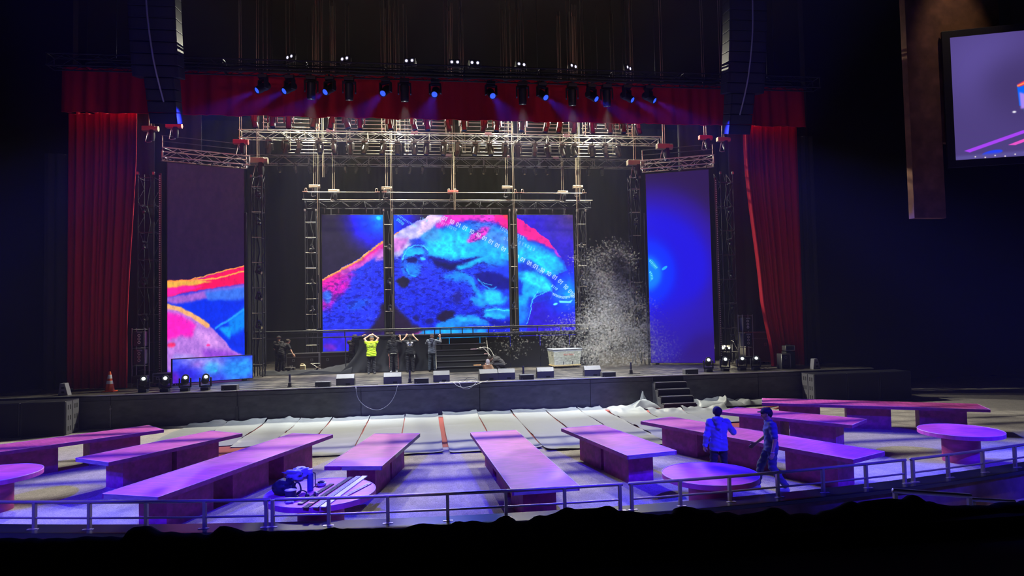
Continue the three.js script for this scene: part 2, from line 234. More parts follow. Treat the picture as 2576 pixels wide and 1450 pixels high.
// front truss lamps: where along the truss, and where they point
const TRUSS_Z = -25.5, TRUSS_Y = 13.3;
const blueX = [-6.17, -5.17, -3.64, -1.45, 0.55, 2.86, 5.02, 7.13, 8.66, 9.62], whiteX = [-4.2, -2.76, -0.62, 4.11, 6.17, 7.63];
blueX.forEach((x, i) => {
  const aim = (x - 1.75) / 7.5, dir = V(aim * 0.8, -0.56 - 0.25 * Math.abs(aim), 0.8).normalize();
  const t = movingHead('moving_head', `blue-glowing moving head on the front truss, ${ORD[i]} of its ten from the left`, 'stage light', [x + -dir.x * 0.3, 13.2, TRUSS_Z], dir, { s: 1.15, lens: glowBlue, group: 'moving heads along the front truss' });
  spot(t, lensWorld(1.15, dir, true), dir, BEAM_BLUE, 0.2, 0.5);
});
whiteX.forEach((x, i) => {
  const dir = V(0.02 * (i - 2), -1, -0.16).normalize();
  const t = movingHead('moving_head', `white-beamed moving head pointing straight down from the front truss, ${ORD[i]} of six from the left`, 'stage light', [x, 13.2, TRUSS_Z], dir, { s: 1.25, lens: glowWhite, group: 'moving heads along the front truss' });
  spot(t, lensWorld(1.25, dir, true), dir, BEAM_WHITE, 0.42, 0.35);
});
// floods and work lights
function flood(label, pos, dir, lamp, k, angle, pen, soft) {
  const t = thing('flood_fixture', label, 'floodlight', pos);
  const h = part('housing', box(0.6, 0.4, 0.22, 0.03), M.satin, t, [0, 0, 0]); h.quaternion.setFromUnitVectors(V(0, 0, 1), dir);
  part('flood_lamp', box(0.5, 0.3, 0.03, 0.01), glow([1, 0.95, 0.8], 1), h, [0, 0, 0.115]);
  part('bracket', sweep([[-0.34, 0, 0], [-0.34, 0.4, 0], [0.34, 0.4, 0], [0.34, 0, 0]], 0.02), M.steel, t); part('hanger', cyl(0.015, 0.015, 20.38 - pos[1] - 0.4, 6), M.steel, t, [0, 0.4 + (20.38 - pos[1] - 0.4) / 2, 0]);
  if (false) for (const [w, x, z, r] of [[0.6, 0, 0.2, 0], [0.6, 0, -0.2, 0], [0.4, 0.3, 0, 1], [0.4, -0.3, 0, 1]]) part('barn_door', box(w, 0.02, 0.22), M.satin, h, r ? [x, 0, 0.22] : [x, z, 0.22], r ? [0, 0, Math.PI / 2] : [0, 0, 0]);
  return spot(t, dir.clone().multiplyScalar(0.2), dir, lamp, angle, pen, k, soft);
}
[[-6.2, 1.1], [-1.2, 1], [4.2, 1], [9.4, 1]].forEach(([x, k], i) => flood(`work light up in the stage house above the trusses, ${ORD[i]} of four from the left`, [x, 15.3, -33], V(0, -0.88, 0.47).normalize(), LOFT, k, 1.15, 0.3, 1.5));
// house blue washes over the audience: six on the tables, two on the stage front
[...[-11, -6.2, -1.6, 3.0, 7.6, 12.2].map((x) => [x, 0, -15.0, 1, 0.24]), [-0.5, 0.7, -25, 0.55, 0.12], [5.0, 0.7, -25, 0.75, 0.13]].forEach(([tx, ty, tz, k, angle], i) => {
  const to = V(tx, ty, tz), from = V(i < 6 ? 1.8 + (tx - 1.8) * 1.6 : tx + 1.2, 11, -2), dir = to.clone().sub(from).normalize();
  const t = movingHead('wash_light', `blue wash light on the bridge over the audience behind the viewer, ${ORD[i]} of eight`, 'stage light', [from.x, 11.38, -2], dir, { s: 1.2, lens: glowBlue, group: 'wash lights on the audience bridge' });
  spot(t, lensWorld(1.2, dir, true), dir, i < 6 ? HOUSE_BLUE : FRONT_BLUE, angle, 0.45, i < 6 ? k * (1 + 0.12 * Math.abs(i - 2.5)) : k, 5);
});
[-6.5, -1, 4.5, 10].forEach((x, i) => flood(`small warm down light over the curved rail, ${ORD[i]} of four from the left`, [x, 16, -7.2], V(0.0, -1, -0.2 - (Math.abs(x - 2.4) > 6 ? 0.04 : 0)).normalize(), AISLE, 1, 0.11, 0.6, 3));
[[9, -12.6, 7.5, 0.2, 'left red curtain'], [-9, -4, 13, 0.17, 'left half of the valance'], [12, 7.5, 13, 0.17, 'right half of the valance'], [-6, 16, 7.5, 0.2, 'right red curtain']].forEach(([x, tx, ty, a, w], i) => { const pos = [x, 15.0, 2.2], dir = V(tx - x, ty - 15, -29.2).normalize(); flood(`unseen fill light added over the audience, aimed at the ${w}`, pos, dir, ADDED_FILL, i % 3 ? 0.4 : 0.3, a, 0.7, 3); });  // fill lamps added only to lift the red cloth
flood('unseen warm fill light added above the brown panel at the far right', [18.6, 18.6, -17.5], V(0.0, -0.92, -0.39).normalize(), AISLE, 0.35, 0.32, 0.8, 3);  // lamp added to brighten the brown panel
{
  const t = thing('bridge_pipe', 'long pipe over the audience that carries the blue wash lights', 'pipe', [1.8, 11.46, -2]);
  part('pipe', moved(cyl(0.04, 0.04, 44, 10), 0, 0, 0, 0, 0, Math.PI / 2), M.aluDark, t);
  for (const x of [-11, 0, 11]) part('hanger', cyl(0.01, 0.01, 8.9, 6), M.steel, t, [x, 4.45, 0]);
}
// ---------------------------------------------------------------- LED screens: the pictures they show are painted on canvases
const paint = {
  poly(x, pts, fill, blur = 0, a = 1) { x.save(); x.filter = blur ? `blur(${blur}px)` : 'none'; x.globalAlpha = a; x.fillStyle = fill; x.beginPath(); pts.forEach(([px, py], i) => (i ? x.lineTo(px, py) : x.moveTo(px, py))); x.closePath(); x.fill(); x.restore(); },
  blob(x, cx, cy, rx, ry, rot, fill, blur = 0, a = 1) { x.save(); x.filter = blur ? `blur(${blur}px)` : 'none'; x.globalAlpha = a; x.fillStyle = fill; x.beginPath(); x.ellipse(cx, cy, rx, ry, rot, 0, 7); x.fill(); x.restore(); },
  line(x, pts, stroke, w, blur = 0, a = 1) { x.save(); x.filter = blur ? `blur(${blur}px)` : 'none'; x.globalAlpha = a; x.strokeStyle = stroke; x.lineWidth = w; x.lineCap = x.lineJoin = 'round'; x.beginPath(); pts.forEach((p, i) => { if (!i) x.moveTo(...p); else if (p.length === 4) x.quadraticCurveTo(...p); else x.lineTo(...p); }); x.stroke(); x.restore(); },
};
// shifts the pixels about with noise, so that painted edges break up like skin and stone, and adds mottling
function weather(x, w, h, amount, mottle, seed, wrinkle) {
  const s = x.getImageData(0, 0, w, h), d = x.createImageData(w, h);
  for (let j = 0; j < h; j++) for (let i = 0; i < w; i++) {
    const a = (fbm(i * 0.03, j * 0.03, seed, 3) - 0.5) * 2 * amount + (noise3(i * 0.2, j * 0.2, seed) - 0.5) * amount * 0.5, b = (fbm(i * 0.03, j * 0.03, seed + 40, 3) - 0.5) * 2 * amount + (noise3(i * 0.2, j * 0.2, seed + 9) - 0.5) * amount * 0.5;
    const q = (clamp(Math.round(j + b), 0, h - 1) * w + clamp(Math.round(i + a), 0, w - 1)) * 4, k = (j * w + i) * 4;
    let m = 1 + (fbm(i * 0.05, j * 0.05, seed + 80, 4) - 0.5) * mottle, add = 0;
    if (wrinkle) { const c = wrinkle(i, j, s.data, q); if (c > 0) { const r = 1 - Math.abs(2 * fbm(i * 0.075 + 0.6 * noise3(i * 0.05, j * 0.05, 1), j * 0.14, seed + 5, 4) - 1); add = smooth(0.90, 0.99, r) * 62 * c; m *= 1 - 0.45 * c * smooth(0.5, 0.72, fbm(i * 0.06, j * 0.1, seed + 61, 2)); } }
    d.data[k] = clamp(s.data[q] * m + add * 0.55, 0, 255); d.data[k + 1] = clamp(s.data[q + 1] * m + add * 0.6, 0, 255); d.data[k + 2] = clamp(s.data[q + 2] * (0.5 + m / 2) + add * 0.6, 0, 255); d.data[k + 3] = 255;
  }
  x.putImageData(d, 0, 0);
}
function binaryArc(x, pts, text, size, color, a, squeeze = 1) {
  const c = new THREE.CatmullRomCurve3(pts.map(([px, py]) => V(px, py, 0)));
  x.save(); x.globalAlpha = a; x.fillStyle = color; x.textAlign = 'center'; x.textBaseline = 'middle';
  [...text].forEach((ch, i) => { const u = (i + 0.5) / text.length, p = c.getPointAt(u), t = c.getTangentAt(u); x.save(); x.translate(p.x, p.y); x.rotate(Math.atan2(t.y, t.x)); x.scale(squeeze, 1); x.font = `bold ${size * (typeof size === 'number' ? 1 : 1)}px sans-serif`; x.fillText(ch, 0, 0); x.restore(); });
  x.restore();
}
// the great wall of three panels; painted at two pixels for each of the picture's
const FX = 811, FY = 541, FW = 636, FH = 344, FS = 2;
T.wall = canvasTex(FW * FS, FH * FS, (x, W, Hh, cv) => {
  const S = (f) => { x.save(); x.scale(FS, FS); x.translate(-FX, -FY); f(); x.restore(); }, { poly, blob, line } = paint;
  x.fillStyle = '#231a3c'; x.fillRect(0, 0, W, Hh);
  S(() => {
    // night behind the head
    const g = x.createRadialGradient(958, 545, 6, 958, 545, 125); g.addColorStop(0, '#0090ff'); g.addColorStop(0.25, '#0a4bff'); g.addColorStop(0.55, '#2012e6'); g.addColorStop(1, 'rgba(46,28,66,0)'); x.fillStyle = g; x.fillRect(811, 541, 250, 260);
    x.fillStyle = '#2a14d2'; x.fillRect(1270, 541, 190, 344);
    const g2 = x.createRadialGradient(1440, 541, 5, 1440, 541, 110); g2.addColorStop(0, '#4d3576'); g2.addColorStop(1, 'rgba(45,25,200,0)'); x.fillStyle = g2; x.fillRect(1290, 541, 160, 140);
    const g3 = x.createRadialGradient(1425, 745, 8, 1425, 745, 95); g3.addColorStop(0, '#008cff'); g3.addColorStop(0.4, '#0a3cff'); g3.addColorStop(1, 'rgba(42,20,210,0)'); x.fillStyle = g3; x.fillRect(1320, 640, 130, 200);
    // the head
    const head = [[805, 706], [840, 690], [872, 668], [902, 650], [930, 628], [963, 606], [990, 590], [1012, 573], [1040, 562], [1062, 551], [1084, 538], [1270, 538], [1299, 549], [1332, 571], [1373, 602], [1395, 627], [1412, 649], [1427, 687], [1420, 692], [1404, 695], [1390, 707], [1386, 722], [1392, 737], [1390, 752], [1380, 764], [1352, 772], [1337, 776], [1332, 784], [1327, 805], [1320, 825], [1312, 890], [805, 890]];
    poly(x, head, '#1436ee');
    x.save(); x.beginPath(); head.forEach((p, i) => (i ? x.lineTo(...p) : x.moveTo(...p))); x.clip();
    poly(x, [[805, 760], [960, 640], [1060, 660], [1130, 720], [1240, 760], [1300, 850], [1300, 890], [805, 890]], '#1a2cec', 20);
    poly(x, [[960, 880], [980, 800], [1010, 720], [1130, 760], [1260, 800], [1300, 880]], '#1022de', 14);
    // brow and forehead, cyan
    poly(x, [[1035, 640], [1070, 600], [1110, 575], [1180, 565], [1250, 570], [1330, 610], [1400, 650], [1425, 688], [1390, 700], [1330, 672], [1250, 640], [1190, 660], [1120, 645]], '#10b4fa', 12);
    blob(x, 1140, 625, 70, 30, -0.1, '#1cd2ff', 14); blob(x, 1220, 640, 60, 26, 0.35, '#0fa8f5', 14); blob(x, 1330, 655, 70, 22, 0.5, '#18c8ff', 12); blob(x, 1080, 590, 26, 22, 0, '#3a96e8', 12);
    poly(x, [[1180, 560], [1225, 550], [1232, 562], [1205, 590], [1215, 610], [1180, 590]], '#1662e8', 8); blob(x, 1250, 600, 70, 22, 0.4, '#4a7df0', 18, 0.8);
    // pink crown
    poly(x, [[1090, 536], [1280, 536], [1300, 548], [1240, 562], [1180, 556], [1130, 566], [1095, 578]], '#f22fd0', 7);
    poly(x, [[1240, 536], [1300, 545], [1340, 574], [1380, 604], [1404, 636], [1380, 625], [1330, 606], [1280, 580], [1245, 558]], '#fb1496', 5); poly(x, [[1258, 536], [1286, 541], [1292, 558], [1266, 548]], '#fb3a50', 5);
    poly(x, [[1170, 606], [1190, 590], [1220, 572], [1236, 570], [1222, 592], [1196, 608], [1175, 614]], '#e830cf', 6); poly(x, [[1390, 620], [1415, 655], [1400, 650]], '#c02ad0', 4);
    // pale neck edge, then orange rim
    poly(x, [[985, 590], [1012, 573], [1040, 562], [1084, 538], [1120, 538], [1095, 566], [1060, 592], [1030, 622], [1000, 650], [985, 650]], '#b9b3f2', 6); poly(x, [[960, 612], [990, 600], [1030, 600], [1010, 628], [975, 650], [940, 660]], '#c978dc', 6); poly(x, [[1060, 545], [1095, 538], [1110, 548], [1075, 580], [1050, 590]], '#e6c8f4', 6);
    line(x, [[806, 716], [842, 700], [874, 680], [904, 662], [932, 642], [966, 620]], '#f0249c', 16, 4); line(x, [[860, 690], [900, 668], [960, 632]], '#c85ad8', 12, 4, 0.8);
    line(x, [[806, 708], [842, 692], [874, 671], [904, 653], [932, 631], [965, 609], [1000, 583]], '#ff9c50', 4.5, 1.8); line(x, [[806, 706], [842, 690], [874, 669], [904, 651], [932, 629]], '#ffb868', 1.5, 0.6);
    poly(x, [[808, 716], [830, 706], [880, 690], [895, 690], [860, 712], [838, 742], [822, 770], [808, 786]], '#e010b4', 9); poly(x, [[850, 716], [886, 700], [872, 728], [838, 758], [822, 790], [826, 752]], '#d808c4', 8); blob(x, 822, 748, 12, 16, 0, '#1a6cf0', 6, 0.9);
    blob(x, 900, 768, 30, 12, -0.3, '#1450f4', 8); blob(x, 860, 860, 60, 24, 0, '#3416d4', 16, 0.8); blob(x, 828, 876, 16, 8, 0.3, '#8020c0', 6, 0.8);
    // ear
    poly(x, [[1004, 662], [1016, 634], [1040, 618], [1066, 622], [1076, 634], [1068, 650], [1046, 664], [1060, 672], [1046, 700], [1020, 706], [1008, 690]], '#1560f0', 4); blob(x, 1038, 638, 26, 12, -0.1, '#16b4fa', 4); blob(x, 1046, 650, 16, 5, -0.2, '#0630d0', 2.5); blob(x, 1032, 657, 14, 7, 0, '#080c70', 3); blob(x, 1036, 684, 18, 12, 0.3, '#1478f4', 5); line(x, [[1008, 656], [1016, 632, 1040, 620], [1062, 617, 1074, 632]], '#48d0ff', 3, 1); line(x, [[1020, 680], [1024, 700, 1042, 700]], '#20b0ff', 3, 1.5); blob(x, 1060, 655, 7, 4, 0.3, '#3cc8ff', 2);
    blob(x, 1052, 612, 22, 8, 0.2, '#1238e0', 6, 0.9);
    // hollow of the temple, brow, eye, nose, mouth
    poly(x, [[1074, 648], [1110, 656], [1150, 662], [1196, 652], [1226, 650], [1200, 672], [1160, 684], [1120, 686], [1090, 670]], '#060a94', 5); poly(x, [[1085, 660], [1130, 668], [1170, 672], [1130, 684], [1098, 676]], '#05065e', 6);
    line(x, [[1150, 680], [1190, 668, 1220, 652], [1250, 640, 1300, 660]], '#14b8ff', 12, 5); line(x, [[1140, 694], [1175, 700, 1190, 730], [1198, 756, 1230, 770], [1250, 776, 1268, 760]], '#12a2f4', 12, 7); blob(x, 1235, 752, 24, 18, 0.4, '#22c8ff', 9); blob(x, 1200, 768, 22, 10, 0.5, '#18a0f4', 8); blob(x, 1150, 705, 40, 8, 0.15, '#1584f2', 9);
    poly(x, [[1186, 694], [1220, 690], [1258, 698], [1288, 716], [1284, 736], [1256, 736], [1226, 730], [1200, 716]], '#06088e', 6); line(x, [[1198, 706], [1212, 722, 1222, 730], [1236, 736, 1244, 730]], '#1890f0', 3, 1.5); line(x, [[1210, 714], [1222, 722, 1234, 724]], '#40c4ff', 1.5, 0.7);
    poly(x, [[1290, 690], [1330, 684], [1370, 706], [1388, 730], [1384, 758], [1360, 764], [1330, 760], [1310, 800], [1300, 830], [1292, 760]], '#12a6f6', 8); blob(x, 1342, 715, 34, 14, 0.5, '#28dcff', 8); blob(x, 1370, 742, 12, 18, -0.3, '#2cd8ff', 5); poly(x, [[1296, 668], [1330, 660], [1360, 680], [1340, 690], [1302, 690]], '#0a3ae0', 8); poly(x, [[1298, 706], [1312, 720], [1310, 750], [1298, 756]], '#0828d8', 6); blob(x, 1310, 800, 12, 26, 0.15, '#1478f0', 8);
    line(x, [[1348, 742], [1338, 764, 1331, 780], [1327, 806, 1319, 826]], '#50d8ff', 1.6, 0.6); line(x, [[1338, 775], [1356, 772], [1378, 766], [1388, 748]], '#70c8ff', 1.2, 0.4);
    poly(x, [[1338, 776], [1346, 750], [1380, 744], [1388, 752], [1376, 766]], '#1830e4', 3); line(x, [[1336, 770], [1345, 752, 1376, 744]], '#40e0ff', 2, 1);
    blob(x, 1250, 795, 42, 12, 0.05, '#1690f4', 6); blob(x, 1240, 806, 30, 7, 0.1, '#20b8ff', 5); line(x, [[1220, 792], [1250, 784, 1282, 794]], '#38d0ff', 3, 1.5);
    poly(x, [[1086, 826], [1110, 812], [1150, 800], [1190, 802], [1222, 818], [1224, 832], [1190, 826], [1150, 832], [1100, 845]], '#1488f2', 5); blob(x, 1170, 812, 32, 6, 0.05, '#24b4ff', 4); poly(x, [[1220, 820], [1290, 818], [1300, 832], [1240, 838]], '#0608a0', 4);
    poly(x, [[1000, 850], [1050, 838], [1110, 834], [1180, 834], [1220, 838], [1220, 890], [1000, 890]], '#16a0f6', 7); poly(x, [[1005, 846], [1040, 838], [1058, 842], [1040, 850]], '#f030d0', 4);
    poly(x, [[994, 706], [1012, 700], [1030, 710], [1024, 724], [1004, 726]], '#1a1438', 3); blob(x, 1146, 756, 12, 16, 0.3, '#160c50', 9, 0.6); poly(x, [[1092, 806], [1112, 788], [1140, 792], [1132, 806], [1108, 814]], '#1c1030', 4, 0.9); blob(x, 1108, 808, 10, 7, 0.4, '#1a0c38', 5, 0.8); blob(x, 1042, 806, 9, 7, 0.5, '#1a0c40', 5, 0.7); blob(x, 1075, 815, 10, 5, -0.3, '#1a0c48', 5, 0.7);
    poly(x, [[958, 770], [985, 768], [1004, 790], [1040, 826], [1066, 838], [1030, 850], [900, 850], [930, 830], [950, 800]], '#241436', 7); poly(x, [[880, 850], [960, 840], [1000, 845], [960, 890], [890, 890]], '#2c186c', 12, 0.9);
    x.restore();
  });
  weather(x, W, Hh, 9, 0.62, 3, (i, j, d, q) => { const px = FX + i / FS, py = FY + j / FS; return smooth(0, 30, py - (700 - (px - 811) * 0.42)) * (1 - smooth(0, 60, px - 1215)) * (1 - smooth(800, 845, py)) * (d[q + 2] > 150 && d[q + 1] < 120 ? 1 : 0.12); });
  S(() => {
    const W1 = '#d4ecff';
    binaryArc(x, [[1112, 548], [1180, 582], [1250, 622], [1300, 652], [1360, 686], [1400, 712], [1445, 760]], '01 10 01 01 10 10 01 01 01 01 10 10 01 01 01 10 10 01 01 10 0101', 16, W1, 0.75, 0.8);
    binaryArc(x, [[1098, 556], [1125, 570], [1146, 580]], '0101101010', 12, W1, 0.45, 0.7); binaryArc(x, [[1256, 572], [1285, 590], [1318, 602]], '1000101011', 15, W1, 0.5, 0.7); binaryArc(x, [[1264, 602], [1300, 612], [1345, 634]], '00110011010', 13, W1, 0.45, 0.7); binaryArc(x, [[1326, 668], [1346, 682], [1364, 696]], '01011001', 13, W1, 0.5, 0.7);
    binaryArc(x, [[1000, 541], [1020, 556], [1046, 572]], '01010010110101', 8, '#7fdcff', 0.8, 0.7); binaryArc(x, [[998, 552], [1006, 558], [1014, 566]], '01010', 11, '#66e8ff', 0.8, 0.7); binaryArc(x, [[1054, 550], [1066, 553], [1074, 558]], '1010', 10, '#7fdcff', 0.7, 0.7);
    binaryArc(x, [[1384, 728], [1392, 734], [1398, 740]], '0110', 10, '#9ff0ff', 0.9, 0.7); binaryArc(x, [[1386, 750], [1410, 760], [1446, 756]], '1010101010101010', 9, '#c8f0ff', 0.9, 0.8);
    paint.poly(x, [[1402, 768], [1428, 770], [1438, 766], [1432, 775], [1404, 774]], '#70ecff', 1.5); paint.blob(x, 1393, 777, 6, 3, -0.3, '#6cf0ff', 1.5); paint.blob(x, 952, 549, 6, 5, 0.5, '#30e0ff', 2);
  });
});
// left screen: a shoulder; painted upright, 193 x 540 of the picture's pixels
const LW = 193, LH = 540;
T.left = canvasTex(LW * 3, LH * 2, (x, W, Hh) => {
  const { poly, blob, line } = paint;
  x.fillStyle = '#2a1838'; x.fillRect(0, 0, W, Hh);
  const g0 = x.createLinearGradient(0, 0, 0, 600); g0.addColorStop(0, '#301c30'); g0.addColorStop(1, '#24143a'); x.fillStyle = g0; x.fillRect(0, 0, W, 700);  // dark top: stage light on switched-off LEDs, painted into the picture
  x.save(); x.scale(3, 2); x.translate(0, -5);
  poly(x, [[0, 302], [40, 299], [193, 258], [193, 560], [0, 560]], '#0a30e6');
  poly(x, [[-5, 300], [40, 298], [80, 292], [200, 256], [200, 305], [100, 320], [40, 330], [-5, 344]], '#f8145e', 3); poly(x, [[-5, 300], [60, 297], [110, 300], [60, 312], [-5, 320]], '#f2b24a', 3); line(x, [[-4, 301], [50, 298], [200, 257]], '#ff9a40', 3, 1); line(x, [[60, 299], [120, 292], [200, 271]], '#f8a850', 4, 1.5); poly(x, [[-5, 318], [40, 312], [90, 312], [50, 326], [-5, 340]], '#ff20a0', 4);
  poly(x, [[-5, 342], [40, 334], [100, 322], [200, 306], [200, 320], [110, 340], [60, 352], [20, 356], [-5, 352]], '#a060d0', 6); poly(x, [[90, 326], [200, 312], [200, 345], [150, 352], [100, 350]], '#3a70e8', 8); poly(x, [[150, 400], [200, 360], [200, 420], [160, 440]], '#0a80f0', 10); poly(x, [[70, 350], [150, 350], [185, 365], [130, 400], [90, 380]], '#0630e8', 8); line(x, [[192, 372], [150, 400], [118, 420]], '#28a0ff', 5, 3); poly(x, [[125, 420], [160, 415], [155, 450]], '#1098f0', 6);
  poly(x, [[-5, 358], [30, 366], [70, 388], [100, 410], [130, 440], [160, 476], [200, 500], [200, 560], [-5, 560]], '#b478dc', 3); line(x, [[-4, 362], [30, 370], [70, 392], [98, 412]], '#f8b070', 12, 3); poly(x, [[-5, 376], [30, 384], [70, 410], [60, 440], [30, 436], [-5, 450]], '#ff22c0', 9); poly(x, [[60, 420], [110, 432], [140, 470], [90, 470]], '#d090e8', 12); poly(x, [[80, 470], [160, 480], [200, 510], [200, 560], [120, 560]], '#9448d4', 12); blob(x, 50, 500, 40, 14, 0.3, '#a896ec', 10); blob(x, 10, 458, 10, 6, 0, '#f03070', 4); blob(x, 100, 462, 5, 3, 0, '#f040a0', 2); blob(x, 140, 525, 14, 4, -0.1, '#2a20b0', 3); poly(x, [[-5, 520], [40, 540], [60, 560], [-5, 560]], '#3420e0', 8);
  x.restore();
  weather(x, W, Hh, 5, 0.35, 8);
  x.save(); x.scale(3, 2); const r = rngOf(5); for (let i = 0; i < 260; i++) { const px = r() * 190, py = 340 + r() * 195; x.globalAlpha = 0.25 + r() * 0.3; x.strokeStyle = '#2818a0'; x.lineWidth = 0.5; x.beginPath(); x.moveTo(px, py); x.lineTo(px + 1 + r() * 4, py + r() * 1.6); x.stroke(); } x.restore();
});
T.right = canvasTex(172 * 3, LH * 2, (x, W, Hh) => {
  const { poly, blob } = paint;
  x.fillStyle = '#2c1848'; x.fillRect(0, 0, W, Hh);
  x.save(); x.scale(3, 2);
  blob(x, 0, 250, 210, 210, 0, '#2e14a0', 50); blob(x, -20, 270, 190, 175, 0, '#1f12d8', 40); blob(x, -10, 282, 85, 95, 0, '#0a30f8', 30); blob(x, -8, 285, 45, 50, 0, '#0a78ff', 16); poly(x, [[-10, 420], [190, 330], [190, 540], [-10, 560]], '#2a16b4', 40, 0.8); poly(x, [[120, 470], [190, 450], [190, 540], [60, 540]], '#2c1270', 30, 0.8);
  poly(x, [[2, 243], [12, 246], [28, 270], [20, 276], [6, 262]], '#1a9ae0', 1); poly(x, [[2, 275], [10, 282], [14, 300], [4, 310]], '#14a0e8', 1.5); blob(x, 45, 272, 9, 4, -0.6, '#20a4f0', 1.2);
  binaryArc(x, [[4, 248], [12, 258], [24, 272]], '0101001', 8, '#7fe4ff', 0.9, 0.7); binaryArc(x, [[4, 280], [9, 290], [10, 304]], '01010', 7, '#9ff0ff', 0.9, 0.7); x.restore();
});
T.low = canvasTex(400, 128, (x, W, Hh) => {
  const { poly, blob } = paint; x.fillStyle = '#3a48e8'; x.fillRect(0, 0, W, Hh);
  blob(x, 150, 20, 120, 40, 0.2, '#8d86ee', 20); blob(x, 190, 60, 40, 30, 0, '#3ab0f4', 16); blob(x, 330, 70, 90, 60, 0, '#2a90f4', 20); blob(x, 60, 90, 60, 50, 0, '#2a22d0', 20); blob(x, 210, 70, 10, 6, 0, '#30e0f0', 4); blob(x, 120, 30, 30, 12, 0, '#a06adc', 12); blob(x, 10, 100, 16, 40, 0, '#5a18b4', 10);
  weather(x, W, Hh, 9, 0.6, 15);
});
T.house = canvasTex(420, 400, (x, W, Hh) => {
  const { poly, blob, line } = paint; x.fillStyle = '#4a3c78'; x.fillRect(0, 0, W, Hh); blob(x, 110, 90, 150, 120, 0, '#584a92', 60); blob(x, 240, 180, 150, 110, 0, '#42356a', 40);
  // what the camera sees: the stage corner with the lit screen and the tables
  poly(x, [[196, 172], [272, 140], [272, 240], [200, 240]], '#0a60f0', 1); poly(x, [[196, 172], [272, 136], [272, 160], [200, 180]], '#f83048', 1.5); line(x, [[198, 176], [240, 160]], '#ffa050', 4, 1); poly(x, [[202, 196], [230, 208], [262, 244], [204, 250]], '#a080e8', 2); poly(x, [[214, 250], [288, 230], [288, 256], [216, 268]], '#40e0f0', 1.5); poly(x, [[220, 268], [288, 258], [288, 270], [226, 280]], '#1070e0', 1);
  poly(x, [[26, 372], [208, 318], [224, 324], [44, 378]], '#a040e8', 0.6); poly(x, [[160, 362], [256, 330], [280, 334], [182, 364]], '#e050c0', 0.6); poly(x, [[196, 392], [300, 344], [330, 350], [232, 394]], '#c860e8', 0.6); blob(x, 112, 384, 32, 8, -0.15, '#2440f0', 1);
  poly(x, [[214, 322], [420, 296], [420, 352], [280, 330]], '#8c86b0', 4); poly(x, [[0, 388], [420, 380], [420, 400], [0, 400]], '#584e90', 3); for (let i = 0; i < 12; i++) blob(x, 60 + i * 30, 393 + (i % 2) * 4, 2.5, 2, 0, '#fff0e0', 0.8); for (let i = 0; i < 8; i++) blob(x, 300 + i * 1.2, 80 + i * 22, 2.2, 2.2, 0, '#d8d8f0', 0.7); blob(x, 285, 40, 10, 3, -0.2, '#c8c8e0', 1); blob(x, 400, 30, 12, 8, 0, '#2040ff', 3); blob(x, 184, 258, 6, 3, 0, '#ffffff', 1.5);
});
// a screen: lit face, frame behind it, and an area light of its size just in front
function uvWindow(g, u0, u1, v0, v1) { const uv = g.attributes.uv; for (let i = 0; i < uv.count; i++) uv.setXY(i, lerp(u0, u1, uv.getX(i)), lerp(v0, v1, uv.getY(i))); return g; }
function screen(name, label, a, b, y0, y1, tex, [u0, u1, v0, v1], { emit = 1.15, lit = [0.02, 0.02, 0.3, 2], border = 0.06, deep = 0.14, hung = false, feet = 0 } = {}) {
  const w = Math.hypot(b[0] - a[0], b[1] - a[1]), h = y1 - y0, turn = Math.atan2(-(b[1] - a[1]), b[0] - a[0]);
  const t = thing(name, label, 'screen', [(a[0] + b[0]) / 2, y0, (a[1] + b[1]) / 2], turn);
  const m = new THREE.MeshPhysicalMaterial({ color: new THREE.Color(0.003, 0.003, 0.003), roughness: 0.9, specularIntensity: 0.1, emissive: new THREE.Color(1, 1, 1), emissiveMap: tex, emissiveIntensity: emit });
  part('display', uvWindow(new THREE.PlaneGeometry(w, h), u0, u1, v0, v1), m, t, [0, h / 2, 0.004]);
  part('cabinet', box(w + border, h + border, deep, 0.01), M.satin, t, [0, h / 2, -deep / 2]);
  if (hung) for (const q of [-0.35, 0.35]) part('hang_bar', box(0.06, 0.36, 0.05), M.satin, t, [q * w, h + 0.18, -deep / 2]); if (feet) for (const q of [-0.4, 0.4]) part('foot', box(0.16, feet, 0.3, 0.01), M.satin, t, [q * w, -feet / 2 + 0.001, -deep / 2]);
  const [r, g, bl, k] = lit, l = new THREE.RectAreaLight(new THREE.Color(r, g, bl), k, w, h); l.position.set(0, h / 2, 0.06); l.rotation.y = Math.PI; t.add(l);
  return t;
}
const vv = (py) => 1 - (py - FY) / FH, uu = (px) => (px - FX) / FW;
screen('led_screen', 'left panel of the rear screen wall, showing the neck and shoulder of the blue face', [-5.28, -35], [-2.1, -35], 2.03, 9.26, T.wall, [uu(811), uu(963), 0, 1], { lit: [0.1, 0.05, 1, 0.12], hung: true });
screen('led_screen', 'widest middle panel of the rear screen wall, showing the blue face and binary digits', [-1.53, -35], [4.66, -35], 2.03, 9.26, T.wall, [uu(990), uu(1277), 0, 1], { lit: [0.1, 0.3, 1, 0.16], hung: true });
screen('led_screen', 'right panel of the rear screen wall, showing the nose and the pink crown', [5.17, -35], [8.33, -35], 2.03, 9.26, T.wall, [uu(1300), uu(1443), 0, 1], { lit: [0.1, 0.2, 1, 0.12], hung: true });
screen('led_screen', 'tall left screen showing a pink and orange shoulder under a dark top', [-10.75, -29], [-7.95, -30.2], 1.3, 10.58, T.left, [0, 1, 0, 1], { lit: [0.4, 0.15, 0.9, 0.12], feet: 0.1 });
screen('led_screen', 'tall right screen glowing plain deep blue', [10.9, -30.2], [13.6, -29], 1.3, 10.52, T.right, [0, 1, 0, 1], { lit: [0.04, 0.04, 1, 0.14], feet: 0.1 });
